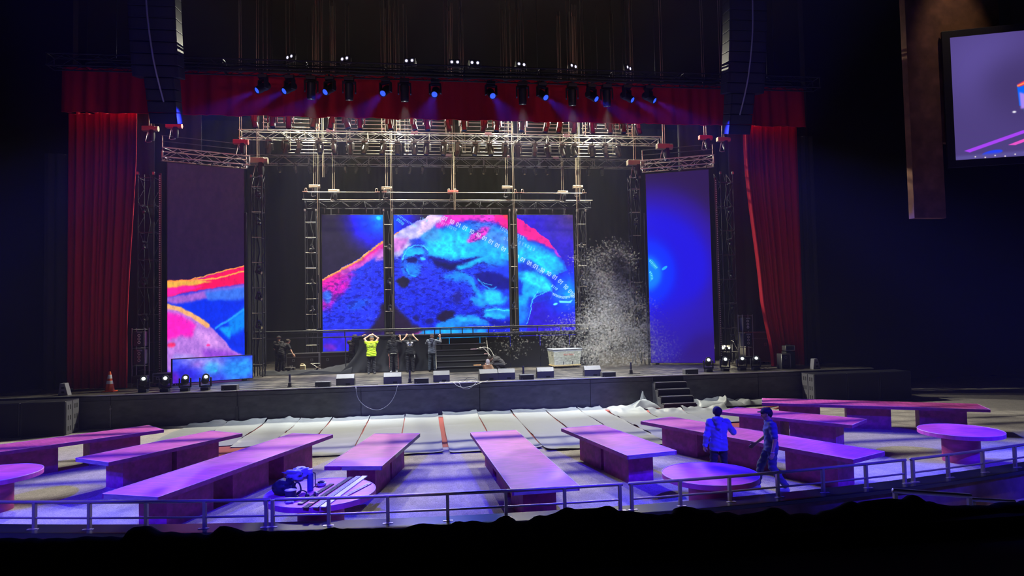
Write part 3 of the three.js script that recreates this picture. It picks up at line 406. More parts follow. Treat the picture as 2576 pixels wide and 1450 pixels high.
screen('led_screen', 'low wide screen standing on the deck before the left screen', [-10.02, -27.57], [-7.32, -29.0], 1.3, 2.26, T.low, [0, 1, 0, 1], { lit: [0.15, 0.35, 1, 0.3], deep: 0.25, feet: 0.1 });
screen('projection_screen', 'house screen with a black frame high on the far right, showing the stage', [18.28, -19.75], [22.2, -18.3], 8.8, 13.1, T.house, [0, 1, 0, 1], { lit: [0.3, 0.25, 0.6, 0.06], border: 0.5, deep: 0.1 });
// ---------------------------------------------------------------- trusses, towers, pipes, hoists
function zig(L, h, n, up) { const P = []; for (let i = 0; i <= n; i++) P.push([-L / 2 + L * i / n, (i % 2 ^ up) ? h / 2 : -h / 2, 0]); return P; }
function truss(name, label, pos, turn, L, h, d, bay, { mat = M.alu, chord = 0.026, group, tilt = 0 } = {}) {
  const t = thing(name, label, 'truss', pos, turn, group), n = Math.max(2, Math.round(L / bay));
  for (const y of [0, h]) for (const z of [-d / 2, d / 2]) part('chord', cached(['chord', L, chord].join(), () => moved(cyl(chord, chord, L, 8), 0, 0, 0, 0, 0, Math.PI / 2)), mat, t, [0, y, z]);
  const front = cached(['zf', L, h, n].join(), () => sweep(zig(L - 0.06, h, n, 0), 0.012, 5)), flat = cached(['zt', L, d, n].join(), () => sweep(zig(L - 0.06, d, n, 1).map(([x, y]) => [x, 0, y]), 0.012, 5));
  for (const z of [-d / 2, d / 2]) part('lacing', front, mat, t, [0, h / 2, z]);
  for (const y of [0, h]) part('lacing', flat, mat, t, [0, y, 0]);
  for (let i = 0; i <= Math.round(L / 3); i++) part('frame_plate', cached(['fp', h, d].join(), () => sweep([[0, 0, -d / 2], [0, h, -d / 2], [0, h, d / 2], [0, 0, d / 2]], 0.016, 5, true)), mat, t, [-L / 2 + 0.03 + (L - 0.06) * i / Math.round(L / 3), 0, 0]);
  return t;
}
function hangers(t, xs, y0, y1, z = 0, mat = M.aluDark) { for (const x of xs) part('hanger', cached(['hang', y1 - y0].join(), () => cyl(0.012, 0.012, y1 - y0, 6)), mat, t, [x, (y0 + y1) / 2, z]); }
const ft = truss('front_truss', 'long dark lighting truss in front of the red valance', [1.75, 13.27, TRUSS_Z], 0, 30.6, 0.44, 0.5, 0.62, { mat: M.rigBlack, chord: 0.03 });
hangers(ft, [-13, -8, -3, 3, 8, 13], 0.4, 7.1);
part('cable_loom', sweep(Array.from({ length: 61 }, (_, i) => [-14 + 28 * i / 60, 0.16 + 0.07 * noise3(i * 0.9, 1, 2), 0.1 + 0.05 * noise3(i, 3, 2)]), 0.045, 6), M.black, ft);
for (const y of [0.0, 0.13]) part('rail_pipe', moved(cyl(0.02, 0.02, 21, 8), 0, y - 0.06, 0.32, 0, 0, Math.PI / 2), M.rigBlack, ft);
for (const x of [-10, -5, 0, 5, 10]) part('rail_bracket', box(0.04, 0.3, 0.1), M.rigBlack, ft, [x, 0.02, 0.28]);
// pairs of blinders on top of the front truss
[-4.95, -2.88, -0.4, 1.38, 2.18, 4.06, 6.21, 8.55].forEach((x, i) => {
  const turn = clamp((x - 1.6) / 8, -0.7, 0.75) * -1.0;
  const t = thing('blinder_light', `two-lamp blinder sitting on the front truss, ${ORD[i]} of eight from the left`, 'stage light', [x, 13.71, TRUSS_Z], -turn, 'blinders on the front truss');
  part('bracket', sweep([[-0.26, 0.22, 0], [-0.26, 0.02, 0], [0.26, 0.02, 0], [0.26, 0.22, 0]], 0.014), M.steel, t);
  for (const s of [-0.115, 0.115]) { const b = part('lamp_box', box(0.225, 0.24, 0.14, 0.02), M.satin, t, [s, 0.22, 0]); part('reflector', cached('refl', () => new THREE.TorusGeometry(0.085, 0.012, 8, 24)), M.steel, b, [0, 0, 0.07]); part('lamp_glass', cached('lglass', () => { const g = new THREE.CylinderGeometry(0.055, 0.055, 0.01, 10); g.rotateX(Math.PI / 2); return g; }), glow([0.75, 0.72, 1.0], 1.4), b, [0, 0, 0.075]); }
});
// fixtures inside the stage house hang from three trusses
const row = (xs, y, z, s, label, group, seed, opt = {}) => { const r = rngOf(seed); xs.forEach((x, i) => { const dir = V((r() - 0.5) * 0.7, -1, (r() - 0.3) * 0.7).normalize(); movingHead(opt.name || 'moving_head', label(i), 'stage light', [x, y, z], dir, { s, group, lens: opt.lens || M.lensDark, body: opt.body || M.satin }); }); };
const R1 = [-7.19, -6.43, -5.74, -4.66, -3.93, -3.27, -2.68, -1.4, -0.34, 0.28, 1.24, 1.93, 2.86, 3.46, 4.64, 5.77, 6.38, 7.05, 7.94, 8.78, 9.45, 10.17];
const R2 = [-7.25, -6.49, -5.87, -4.92, -4.22, -3.44, -2.75, -1.86, -1.16, -0.36, 0.29, 1.13, 1.81, 2.69, 3.41, 4.19, 4.85, 5.72, 6.38, 7.15, 7.78, 8.7, 9.43, 10.1];
const R3 = [-7.62, -6.79, -6.04, -5.17, -4.14, -3.56, -2.9, -1.38, -0.63, 0.06, 1.19, 1.87, 2.73, 3.5, 4.22, 5.81, 6.44, 7.11, 8.04, 9.56, 10.38];
const headDark = std([0.05, 0.045, 0.04], 0.3, 0.2);
row(R1, 12.86, -29, 1, (i) => `unlit dark moving head peeping out below the valance hem, ${ORD[i]} from the left`, 'unlit moving heads below the valance', 71, { body: headDark });
row(R2, 12.45, -32, 0.98, (i) => `unlit moving head hanging in the haze on the middle truss, ${ORD[i]} from the left`, 'unlit moving heads on the middle truss', 72, { body: headDark });
row(R3, 12.15, -36, 0.62, (i) => `small unlit spotlight under the rear truss in the haze, ${ORD[i]} from the left`, 'small spotlights under the rear truss', 73, { name: 'small_spotlight', lens: M.lensAmber, body: headDark });
for (const [label, y, z, h, L, cx] of [['truss just behind the valance that carries the first row of unlit heads', 12.88, -29, 0.44, 18.6, 1.5], ['middle truss across the hazy stage house', 12.47, -32, 0.38, 21, 1.9], ['rear truss across the hazy stage house', 12.17, -36, 0.46, 22.4, 1.9]]) { const t = truss('lighting_truss', label, [cx, y, z], 0, L, h, 0.42, 0.6); hangers(t, [-8, -3, 3, 8], h, 20.38 - y); }
// pipe frames between the trusses
for (const [z, ys, tagline] of [[-30.4, [12.98, 12.82, 12.64, 12.5], 'front'], [-34, [12.86, 12.72, 12.52, 12.36], 'rear']]) for (let i = 0; i < 6; i++) {
  const w = 2.6, x = -5.9 + i * 3.0 + (tagline === 'rear' ? 0.3 : 0), t = thing('pipe_frame', `pale four-rail pipe frame, ${tagline} row in the haze, ${ORD[i]} from the left`, 'pipe frame', [x, 0, z], 0, 'pipe frames in the stage house');
  ys.forEach((y, k) => part('rail', cached('pfr' + (k % 2), () => moved(cyl(0.02, 0.02, k % 2 ? 2.6 : 2.5, 8), 0, 0, 0, 0, 0, Math.PI / 2)), M.pipe, t, [0, y, k * -0.06]));
  for (const s of [-1, 1]) { part('upright', cached('pfu', () => cyl(0.018, 0.018, 7.9, 8)), M.pipe, t, [s * (w / 2 - 0.06), 16.42, -0.02]); part('upright', cached('pfv', () => cyl(0.018, 0.018, 7.9, 8)), M.pipe, t, [s * (w / 2 - 0.22), 16.42, -0.12]); for (let k = 0; k < 2; k++) part('clamp', box(0.09, 0.1, 0.09, 0.015), M.steel, t, [s * (w / 2 - 0.14), ys[k * 2] - 0.02, -0.06]); }
}
// pinkish distribution boxes on the trusses
[[-4.36, 12.87, -31.72], [-0.32, 12.83, -31.72], [3.33, 12.83, -31.72], [7.33, 12.82, -31.72], [-4.69, 12.73, -35.74], [1.51, 12.73, -35.74], [4.77, 12.72, -35.74], [7.6, 12.66, -35.74]].forEach(([x, y, z], i) => { const t = thing('splitter_box', `flat pinkish box clamped to the ${i < 4 ? 'middle' : 'rear'} truss, ${ORD[i % 4]} of four from the left`, 'box', [x, y, z], 0, 'pinkish boxes on the trusses'); part('box_body', box(0.34, 0.15, 0.1, 0.01), std([0.5, 0.28, 0.38], 0.5), t); part('clamp', box(0.06, 0.08, 0.1), M.steel, t, [0, -0.1, -0.02]); });
// towers
function tower(name, label, x, z, y0, y1, w, { mat = M.rigBlack, rung = M.pipe, step = 1.15, seed = 1, turn = 0, lamps = 0, lampMat = M.lensAmber, side = 1, d = w } = {}) {
  const t = thing(name, label, 'truss tower', [x, y0, z], turn), L = y1 - y0, n = Math.round(L / 0.575);
  for (const a of [-1, 1]) for (const b of [-1, 1]) part('upright', cached(['up', L].join(), () => cyl(0.026, 0.026, L, 8)), mat, t, [a * w / 2, L / 2, b * d / 2]);
  for (let y = step * 0.5; y < L; y += step) { for (const b of [-1, 1]) part('rung', cached(['rung', w].join(), () => moved(cyl(0.016, 0.016, w, 8), 0, 0, 0, 0, 0, Math.PI / 2)), b > 0 ? rung : mat, t, [0, y, b * d / 2]); for (const a of [-1, 1]) part('rung', cached(['rungz', d].join(), () => moved(cyl(0.016, 0.016, d, 8), 0, 0, 0, Math.PI / 2)), mat, t, [a * w / 2, y + 0.02, 0]); }
  for (const a of [-1, 1]) part('lacing', cached(['tl', L, d].join(), () => sweep(zig(L - 0.1, d, n, 0).map(([p, q]) => [0, p, q]), 0.011, 5)), mat, t, [a * w / 2, L / 2, 0]);
  part('cable_loom', sweep(Array.from({ length: 40 }, (_, i) => [0.05 * Math.sin(i * 0.8 + seed) + 0.06 * noise3(i * 0.7, seed, 1), 0.1 + (L - 0.2) * i / 39, 0.08 + 0.06 * noise3(i * 0.6, 5, seed)]), 0.03, 6), M.black, t);
  for (const [a, b] of [[-1, 1], [1, 1]]) part('corner_bracket', box(0.09, 0.12, 0.09, 0.01), M.steel, t, [a * w / 2, L - 0.08, b * d / 2]);
  return t;
}
const towerLamp = (label, pos, dir, lens, s = 0.5) => movingHead('small_spotlight', label, 'stage light', pos, V(...dir), { s, lens, hang: true, body: M.satin, group: 'small spotlights clamped to the towers' });
tower('truss_tower', 'dark truss tower beside the left screen, its small lamps catching pale light', -7.45, -30.6, H, 10.4, 0.46, { seed: 1 });
tower('truss_tower', 'dark truss tower beside the right screen, half hidden by the smoke', 10.42, -30.6, H, 10.5, 0.46, { seed: 2 });
tower('truss_tower', 'dark truss tower outside the left screen by the white strip', -11.45, -28.9, H, 10.1, 0.62, { seed: 3, rung: M.aluDark });
tower('truss_tower', 'dark truss tower outside the right screen by the white strip', 14.3, -28.9, H, 10.35, 0.62, { seed: 4, rung: M.aluDark });
tower('truss_tower', 'dark truss tower in the left gap of the rear screen wall', -1.81, -34.75, H, 9.52, 0.44, { seed: 5 });
tower('truss_tower', 'dark truss tower in the right gap of the rear screen wall', 4.9, -34.75, H, 9.52, 0.38, { seed: 6 });
tower('truss_tower', 'dark truss tower at the left edge of the rear screen wall', -5.77, -34.75, H, 9.5, 0.56, { seed: 7, step: 0.8 });
tower('truss_tower', 'dark truss tower at the right edge of the rear screen wall', 8.69, -34.75, H, 9.5, 0.5, { seed: 8 });
['lowest', 'second lowest', 'third lowest', 'second highest', 'highest'].forEach((w, i) => { const y = [3.5, 4.78, 5.96, 8.1, 9.35][i]; towerLamp(`small spotlight on the tower beside the left screen, ${w} of five`, [-7.33, y + 0.22, -30.2], [0.9, -0.25, 0.5], i < 3 ? M.lensAmber : M.lensDark, i < 3 ? 0.62 : 0.5); towerLamp(`small spotlight on the tower beside the right screen, ${w} of five`, [10.36, y + 0.22, -30.2], [-0.8, -0.2, 0.6], i < 3 ? M.lensAmber : M.lensDark, 0.55); });
['lowest', 'middle', 'highest'].forEach((w, i) => { const y = [4.2, 5.6, 7.4][i]; [['left gap', -1.81], ['right gap', 4.9], ['left edge', -5.77], ['right edge', 8.69]].forEach(([g, x], k) => towerLamp(`${w} of three small spotlights on the tower at the rear screen wall's ${g}`, [x + (k % 2 ? -0.05 : 0.06), y + 0.2, -34.45], [k < 2 ? 0.2 : k === 2 ? -0.8 : 0.8, -0.3, 0.6], k === 0 || k === 2 ? M.lensAmber : M.lensDark, 0.5)); });
['lowest', 'second lowest', 'middle', 'second highest', 'highest'].forEach((w, i) => { const y = [2.6, 4.1, 5.6, 7.1, 8.6][i]; [['left', -11.45], ['right', 14.3]].forEach(([g, x]) => towerLamp(`dark small spotlight on the outer ${g} tower, ${w} of five`, [x, y, -28.5], [0, -0.3, 1], M.lensDark, 0.5)); });
// header over the rear wall: truss with a bumper bar in four lengths on it
{
  const t = truss('lighting_truss', 'dark header truss above the rear screen wall', [1.6, 9.6, -34.86], 0, 15.4, 0.38, 0.42, 0.6, { mat: M.rigBlack });
  for (let i = 0; i < 20; i++) part('hook_plate', box(0.05, 0.28, 0.05), M.aluDark, t, [-6.7 + i * 0.72, -0.15, 0.1]);
  part('top_pipe', moved(cyl(0.022, 0.022, 15.6, 8), 0, 0.42, 0.21, 0, 0, Math.PI / 2), M.pipe, t);
  [[-6.0, -2.35], [-1.95, 1.45], [1.75, 5.05], [5.4, 8.85]].forEach(([a, b], i) => {
    const c = (a + b) / 2, L = b - a, g = thing('bumper_bar', `pale lifting bar with shackles over the rear screen wall, ${ORD[i]} from the left`, 'lifting bar', [c, 10.37, -34.4], 0, 'lifting bars over the rear screen wall');
    part('bar', cached(['bb', L].join(), () => moved(cyl(0.024, 0.024, L, 8), 0, 0, 0, 0, 0, Math.PI / 2)), M.pipe, g);
    for (const s of [-1, 1]) { part('shackle', cached('shk', () => sweep([[-0.05, 0, 0], [-0.055, 0.1, 0], [-0.03, 0.17, 0], [0.03, 0.17, 0], [0.055, 0.1, 0], [0.05, 0, 0]], 0.018, 6)), M.pipe, g, [s * (L / 2 - 0.02), 0.03, 0]); part('foot_plate', box(0.26, 0.03, 0.1), M.pipe, g, [s * (L / 2 + 0.02), 0.02, 0]); part('drop_link', cyl(0.014, 0.014, 0.4, 6), M.aluDark, g, [s * (L / 2 + 0.1), -0.19, 0]); }
  });
}
// chain hoists with their chains
function hoist(label, x, y, z, top, s = 1, mat = M.motor, turn = 0) {
  const t = thing('chain_hoist', label, 'chain hoist', [x, y, z], turn, 'chain hoists over the stage');
  const b = part('motor_body', cached(['mot', s].join(), () => join(moved(box(0.6 * s, 0.24 * s, 0.26 * s, 0.04), 0, 0, 0), moved(cyl(0.13 * s, 0.13 * s, 0.2 * s, 14), 0.32 * s, 0, 0, 0, 0, Math.PI / 2))), mat, t);
  part('chain', cached(['ch', top - y].join(), () => cyl(0.016, 0.016, top - y, 6)), M.chain, t, [0, (top - y) / 2, 0]); part('chain', cached(['ch2', top - y].join(), () => cyl(0.01, 0.01, top - y, 6)), M.chain, t, [0.09, (top - y) / 2, 0.02]);
  part('chain_bag', cached(['bag', s].join(), () => new THREE.LatheGeometry([[0.001, -0.6], [0.1, -0.57], [0.13, -0.35], [0.11, -0.12], [0.12, -0.08]].map(([r, q]) => new THREE.Vector2(r * s, q * s)), 12)), M.black, t, [0.16 * s, 0, 0.05]);
  part('hook_cable', sweep([[-0.05, -0.1 * s, 0], [-0.16 * s, -0.62 * s, 0], [-0.05, -0.66 * s, 0], [0.1, -0.62 * s, 0], [-0.05, -0.1 * s, 0]], 0.016, 6), M.steel, t); return t;
}
hoist('chain hoist on the tower beside the left screen', -7.45, 11.05, -30.5, 20.38, 1.15);
hoist('chain hoist on the tower beside the right screen', 10.42, 11.15, -30.5, 20.38, 1.15);
[['first', -5.62, 10.7], ['second', -4.64, 10.45], ['third', -1.9, 10.62], ['fourth', 1.6, 10.45], ['fifth', 4.55, 10.7], ['sixth', 7.65, 10.45], ['seventh', 8.5, 10.75]].forEach(([w, x, y]) => hoist(`chain hoist over the rear screen wall, ${w} of seven from the left`, x, y, -34.6, 20.38, 0.8, w === 'fourth' ? M.motorRed : M.motor));
hoist('chain hoist with a red box at the outer end of the left screen truss', -10.45, 12.1, -28.75, 20.38, 0.9, M.motorRed);
hoist('chain hoist with a red box at the inner end of the left screen truss', -8.05, 11.75, -29.9, 20.38, 0.9, M.motorRed);
hoist('big pale chain hoist at the middle of the right screen truss', 11.6, 11.75, -29.6, 20.38, 1.1);
hoist('chain hoist with a red box at the outer end of the right screen truss', 13.35, 12.0, -28.8, 20.38, 0.9, M.motorRed);
hoist('chain hoist over the outer left tower', -11.45, 12.0, -28.9, 20.38, 0.9);
hoist('chain hoist over the outer right tower', 14.3, 11.95, -28.9, 20.38, 0.9);
// wire ropes beside the screens
[['thin double', -5.2, -33.2, 3.3], ['thin', -4.95, -33.2, 10.9], ['bright', -1.6, -33.6, 3.2], ['slack', 1.66, -33.6, 9.3], ['bright twin', 4.78, -33.6, 3.2], ['pale', 8.12, -33.2, 3.2], ['paler', 8.3, -33.2, 9.8]].forEach(([w, x, z, y0], i) => { const t = thing('wire_rope', `${w} wire rope hanging before the rear screen wall, ${ORD[i]} of seven from the left`, 'cable', [x, y0, z], 0, 'wire ropes before the rear screen wall'); part('rope', cyl(0.014, 0.014, 20.38 - y0, 6), M.chain, t, [0, (20.38 - y0) / 2, 0]); part('rope', cyl(0.008, 0.008, 20.38 - y0, 6), M.chain, t, [0.07, (20.38 - y0) / 2, 0]); if (y0 < 4) part('weight', cyl(0.035, 0.035, 0.9, 8), M.satin, t, [0, 2.2, 0]); });
// boxes of truss over the side screens
for (const [s, a, b] of [['left', [-10.95, -28.9], [-7.75, -30.27]], ['right', [10.7, -30.28], [13.85, -28.88]]]) {
  const cx = (a[0] + b[0]) / 2, cz = (a[1] + b[1]) / 2, L = Math.hypot(b[0] - a[0], b[1] - a[1]), turn = Math.atan2(-(b[1] - a[1]), b[0] - a[0]);
  const t = truss('lighting_truss', `box truss above the tall ${s} screen`, [cx, 10.72, cz], turn, L, 0.4, 0.8, 0.62, { mat: M.alu });
  for (const y of [0.85, 1.1]) part('guard_rail', moved(cyl(0.018, 0.018, L, 8), 0, y, -0.4, 0, 0, Math.PI / 2), M.aluDark, t);
  for (const x of [-L / 2 + 0.05, L / 2 - 0.05]) part('guard_post', cyl(0.02, 0.02, 1.1, 8), M.alu, t, [x, 0.55, -0.4]);
  for (let i = 0; i < 6; i++) { part('hook_plate', box(0.05, 0.1, 0.05), M.steel, t, [-L / 2 + 0.2 + i * (L - 0.4) / 5, -0.06, 0.2]); part('cable_coil', cached('coil', () => new THREE.TorusGeometry(0.11, 0.025, 6, 14)), M.black, t, [-L / 2 + 0.35 + i * (L - 0.7) / 5, 0.02, 0.2 * Math.sin(i * 2)], [1.2, 0.3 * i, 0.5]); }
  // white dotted strip on the outer edge of the screen
  const x = s === 'left' ? -11.02 : 13.9, st = thing('led_strip', `tall thin strip of white dots beyond the ${s} screen`, 'light strip', [x, 1.6, -28.93]);
  part('strip_body', box(0.09, 8.5, 0.05), M.satin, st, [0, 4.25, 0]); part('stand_foot', box(0.12, 0.42, 0.12), M.satin, st, [0, -0.19, 0]);
  part('trim_bar', box(0.02, 8.5, 0.06), M.steel, st, [s === 'left' ? 0.055 : -0.055, 4.25, 0]);
  const dots = new THREE.InstancedMesh(box(0.05, 0.05, 0.02), std([0.7, 0.7, 0.66], 0.4), 92), m4 = new THREE.Matrix4(); for (let i = 0; i < 92; i++) dots.setMatrixAt(i, m4.makeTranslation(0, 0.05 + i * 0.0915, 0.03)); dots.name = 'white_dots'; dots.userData.kind = 'stuff'; st.add(dots);
  // dark upright light bar beside the inner edge
  const bx = s === 'left' ? -7.86 : 10.78, bar = thing('light_bar', `tall dark upright bar fixed to the inner side of the ${s} screen`, 'light bar', [bx, 3.2, -30.12]); part('bar_stand', box(0.08, 2.02, 0.08), M.satin, bar, [0, -0.99, 0]); part('bar', box(0.12, 5.4, 0.16, 0.02), M.satin, bar, [0, 2.7, 0]); part('bar_edge', box(0.05, 5.3, 0.02), M.aluDark, bar, [0.02, 2.7, 0.09]);
}
// line arrays
function lineArray(side, x, label) {
  const t = thing('line_array', label, 'loudspeaker', [x, 0, -23]); let y = 17.6, z = 0, q = 0;
  part('rigging_frame', box(1.3, 0.1, 0.8, 0.02), M.satin, t, [0, 17.72, -0.1]);
  for (const s of [-0.5, 0.5]) part('hanger', cyl(0.015, 0.015, 2.7, 6), M.steel, t, [s, 19.05, -0.1]);
  for (let i = 0; i < 18; i++) {
    const low = i > 13, w = low ? 0.98 - (i - 14) * 0.02 : 1.52, h = 0.385; q = i < 6 ? 0.01 * i : 0.06 + (i - 6) * 0.022; const c = new THREE.Group(); y -= h * Math.cos(q) * 0.5; z -= h * Math.sin(q) * 0.5;
    const cab = part('cabinet', cached(['cab', w].join(), () => new RoundedBoxGeometry(w, h - 0.015, 0.6, 2, 0.02)), std([0.018, 0.02, 0.034], 0.6), t, [low ? side * 0.1 : 0, y, z], [q, 0, 0]);
    part('grille', cached(['gri', w].join(), () => box(w * 0.86, h * 0.8, 0.02)), std([0.03, 0.034, 0.05], 0.75), cab, [0, 0, 0.3]);
    y -= h * Math.cos(q) * 0.5; z -= h * Math.sin(q) * 0.5;
  }
  part('front_strip', sweep(curve([[-side * 0.12, 17.5, 0.36], [-side * 0.1, 14.5, 0.33], [0.02 * side, 12.9, 0.16], [0.1 * side, 12.2, 0.0], [side * 0.22, 11.35, -0.28]], 30), 0.028, 6), std([0.35, 0.37, 0.5], 0.45), t);
}
lineArray(1, -8.97, 'tall curved line array of black loudspeakers hanging at the upper left');
lineArray(-1, 12.5, 'tall curved line array of black loudspeakers hanging at the upper right');
// ---------------------------------------------------------------- tables on the floor
const TH = 0.75, TT = 0.09;
function longTable(label, near, far, { bases = 2, rim = M.pinkShaded, edge = M.bare, mixed = 0, shift = 0 } = {}) {
  const dx = far[0] - near[0], dz = far[1] - near[1], L = Math.hypot(dx, dz), turn = Math.atan2(dx, dz), W = 1.22;
  const t = thing('long_table', label, 'table', [(near[0] + far[0]) / 2, 0, (near[1] + far[1]) / 2], turn, 'long pink tables in a fan before the stage');
  // boards of plywood laid end to end, painted on top
  const n = Math.round(L / 1.22 / 2) || 1, bl = L / n;
  for (let i = 0; i < n; i++) part('board', boxM(W - 0.02, 0.02, bl - 0.004), M.pink, t, [0, TH - 0.01, -L / 2 + bl * (i + 0.5)]);
  // edge boards: near end at -L/2
  const e = (name, w, d, x, z, mat) => part(name, boxM(w, TT - 0.012, d), mat, t, [x, TH - 0.012 - (TT - 0.012) / 2 + 0.006, z]);
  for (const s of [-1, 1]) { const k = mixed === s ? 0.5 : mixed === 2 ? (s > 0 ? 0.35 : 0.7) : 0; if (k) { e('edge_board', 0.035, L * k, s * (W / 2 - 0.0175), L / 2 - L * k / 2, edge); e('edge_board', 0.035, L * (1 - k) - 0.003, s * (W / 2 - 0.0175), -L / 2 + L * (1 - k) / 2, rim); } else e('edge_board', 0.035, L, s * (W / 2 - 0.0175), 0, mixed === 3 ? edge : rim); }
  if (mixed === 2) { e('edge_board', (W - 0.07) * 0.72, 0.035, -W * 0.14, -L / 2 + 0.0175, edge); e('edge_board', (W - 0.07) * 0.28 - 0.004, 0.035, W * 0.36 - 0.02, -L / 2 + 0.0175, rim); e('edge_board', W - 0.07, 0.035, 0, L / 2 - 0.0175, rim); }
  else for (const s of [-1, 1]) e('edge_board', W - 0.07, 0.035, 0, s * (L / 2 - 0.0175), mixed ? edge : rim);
  for (const s of [-1, 1]) part('edge_halo', box(0.012, 0.006, L), M.pinkHalo, t, [s * (W / 2 - 0.006), TH + 0.002, 0]);  // bright halo along the table edges, put in as pale strips
  for (const s of [-1, 1]) part('edge_halo', box(W, 0.006, 0.012), M.pinkHalo, t, [0, TH + 0.002, s * (L / 2 - 0.006)]);
  part('underframe', boxM(W - 0.12, 0.05, L - 0.12), M.pinkShaded, t, [0, TH - 0.046, 0]);
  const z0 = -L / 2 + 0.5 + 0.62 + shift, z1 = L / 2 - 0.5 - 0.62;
  for (let i = 0; i < bases; i++) part('base_box', boxM(0.62, TH - 0.072, 1.22), M.pinkShaded, t, [0, (TH - 0.072) / 2, lerp(z0, z1, bases > 1 ? i / (bases - 1) : 0)]);  // base shade is in the darker pink
  return t;
}
longTable('long pink table cut by the left edge of the view, farthest left', [-12.4, -16.1], [-7.72, -20.0], { bases: 3, mixed: 1 });
longTable('shorter pink table second from the left, close behind the longest left one', [-7.39, -15.66], [-5.39, -18.65], { mixed: 1 });
longTable('longest left pink table, its bare tan end nearest the rail', [-5.2, -12.35], [-2.97, -17.75], { bases: 3, mixed: 1 });
longTable('shorter pink table just left of the middle, behind the cluttered round table', [-1.49, -13.73], [-0.74, -17.25], { mixed: 2 });
longTable('long pink table in the middle, its near end at the rail', [2.08, -11.25], [1.76, -16.95], { bases: 3, mixed: -1 });
longTable('shorter pink table just right of the middle, with a blue-lit end', [4.84, -13.5], [4.17, -17.05], { mixed: -1 });
longTable('long pink table that the two men stand beside', [9.05, -12.28], [6.49, -17.7], { bases: 3, mixed: 0 });
longTable('shorter pink table behind the two men', [11.44, -15.85], [9.2, -18.83], { mixed: 0 });
longTable('long pink table farthest right and farthest back', [16.55, -17.3], [11.15, -20.33], { bases: 3, mixed: 0 });
function roundTable(label, x, z, r, { base = 0.4 } = {}) {
  const t = thing('round_table', label, 'table', [x, 0, z], 0, 'round tables along the rail');
  part('tabletop', cached('rt' + r, () => { const g = new THREE.LatheGeometry([[0, TH], [r - 0.012, TH], [r, TH - 0.01], [r, TH - TT], [r - 0.012, TH - TT - 0.004], [0, TH - TT - 0.004]].reverse().map(([a, b]) => new THREE.Vector2(a, b)), 72); const p = g.attributes.position, uv = g.attributes.uv; for (let i = 0; i < p.count; i++) uv.setXY(i, p.getX(i), p.getZ(i)); return toCreased(g); }), M.pink, t);
  part('edge_halo', cached('rr' + r, () => { const g = new THREE.TorusGeometry(r - 0.004, 0.007, 6, 72); g.rotateX(Math.PI / 2); return g; }), M.pinkHalo, t, [0, TH, 0]);  // pale ring paints the bright halo of the edge
  part('pedestal', cyl(base, base, TH - TT, 40), M.pinkShaded, t, [0, (TH - TT) / 2, 0]); return t;
}
function toCreased(g) { const n = g.toNonIndexed(); n.computeVertexNormals(); const p = n.attributes.position, q = n.attributes.normal; for (let i = 0; i < p.count; i++) { if (Math.abs(q.getY(i)) < 0.5) { const v = V(p.getX(i), 0, p.getZ(i)).normalize(); q.setXYZ(i, v.x, 0, v.z); } } return n; }
roundTable('round pink table cut by the left edge of the view', -8.9, -14.75, 0.9);
roundTable('round pink table covered with a bag, bottles and strips', -1.85, -11.88, 0.95);
roundTable('round table half pink and half blue, right of the middle', 5.28, -11.62, 0.88);
roundTable('round pink table farthest right', 12.95, -14.25, 0.9);
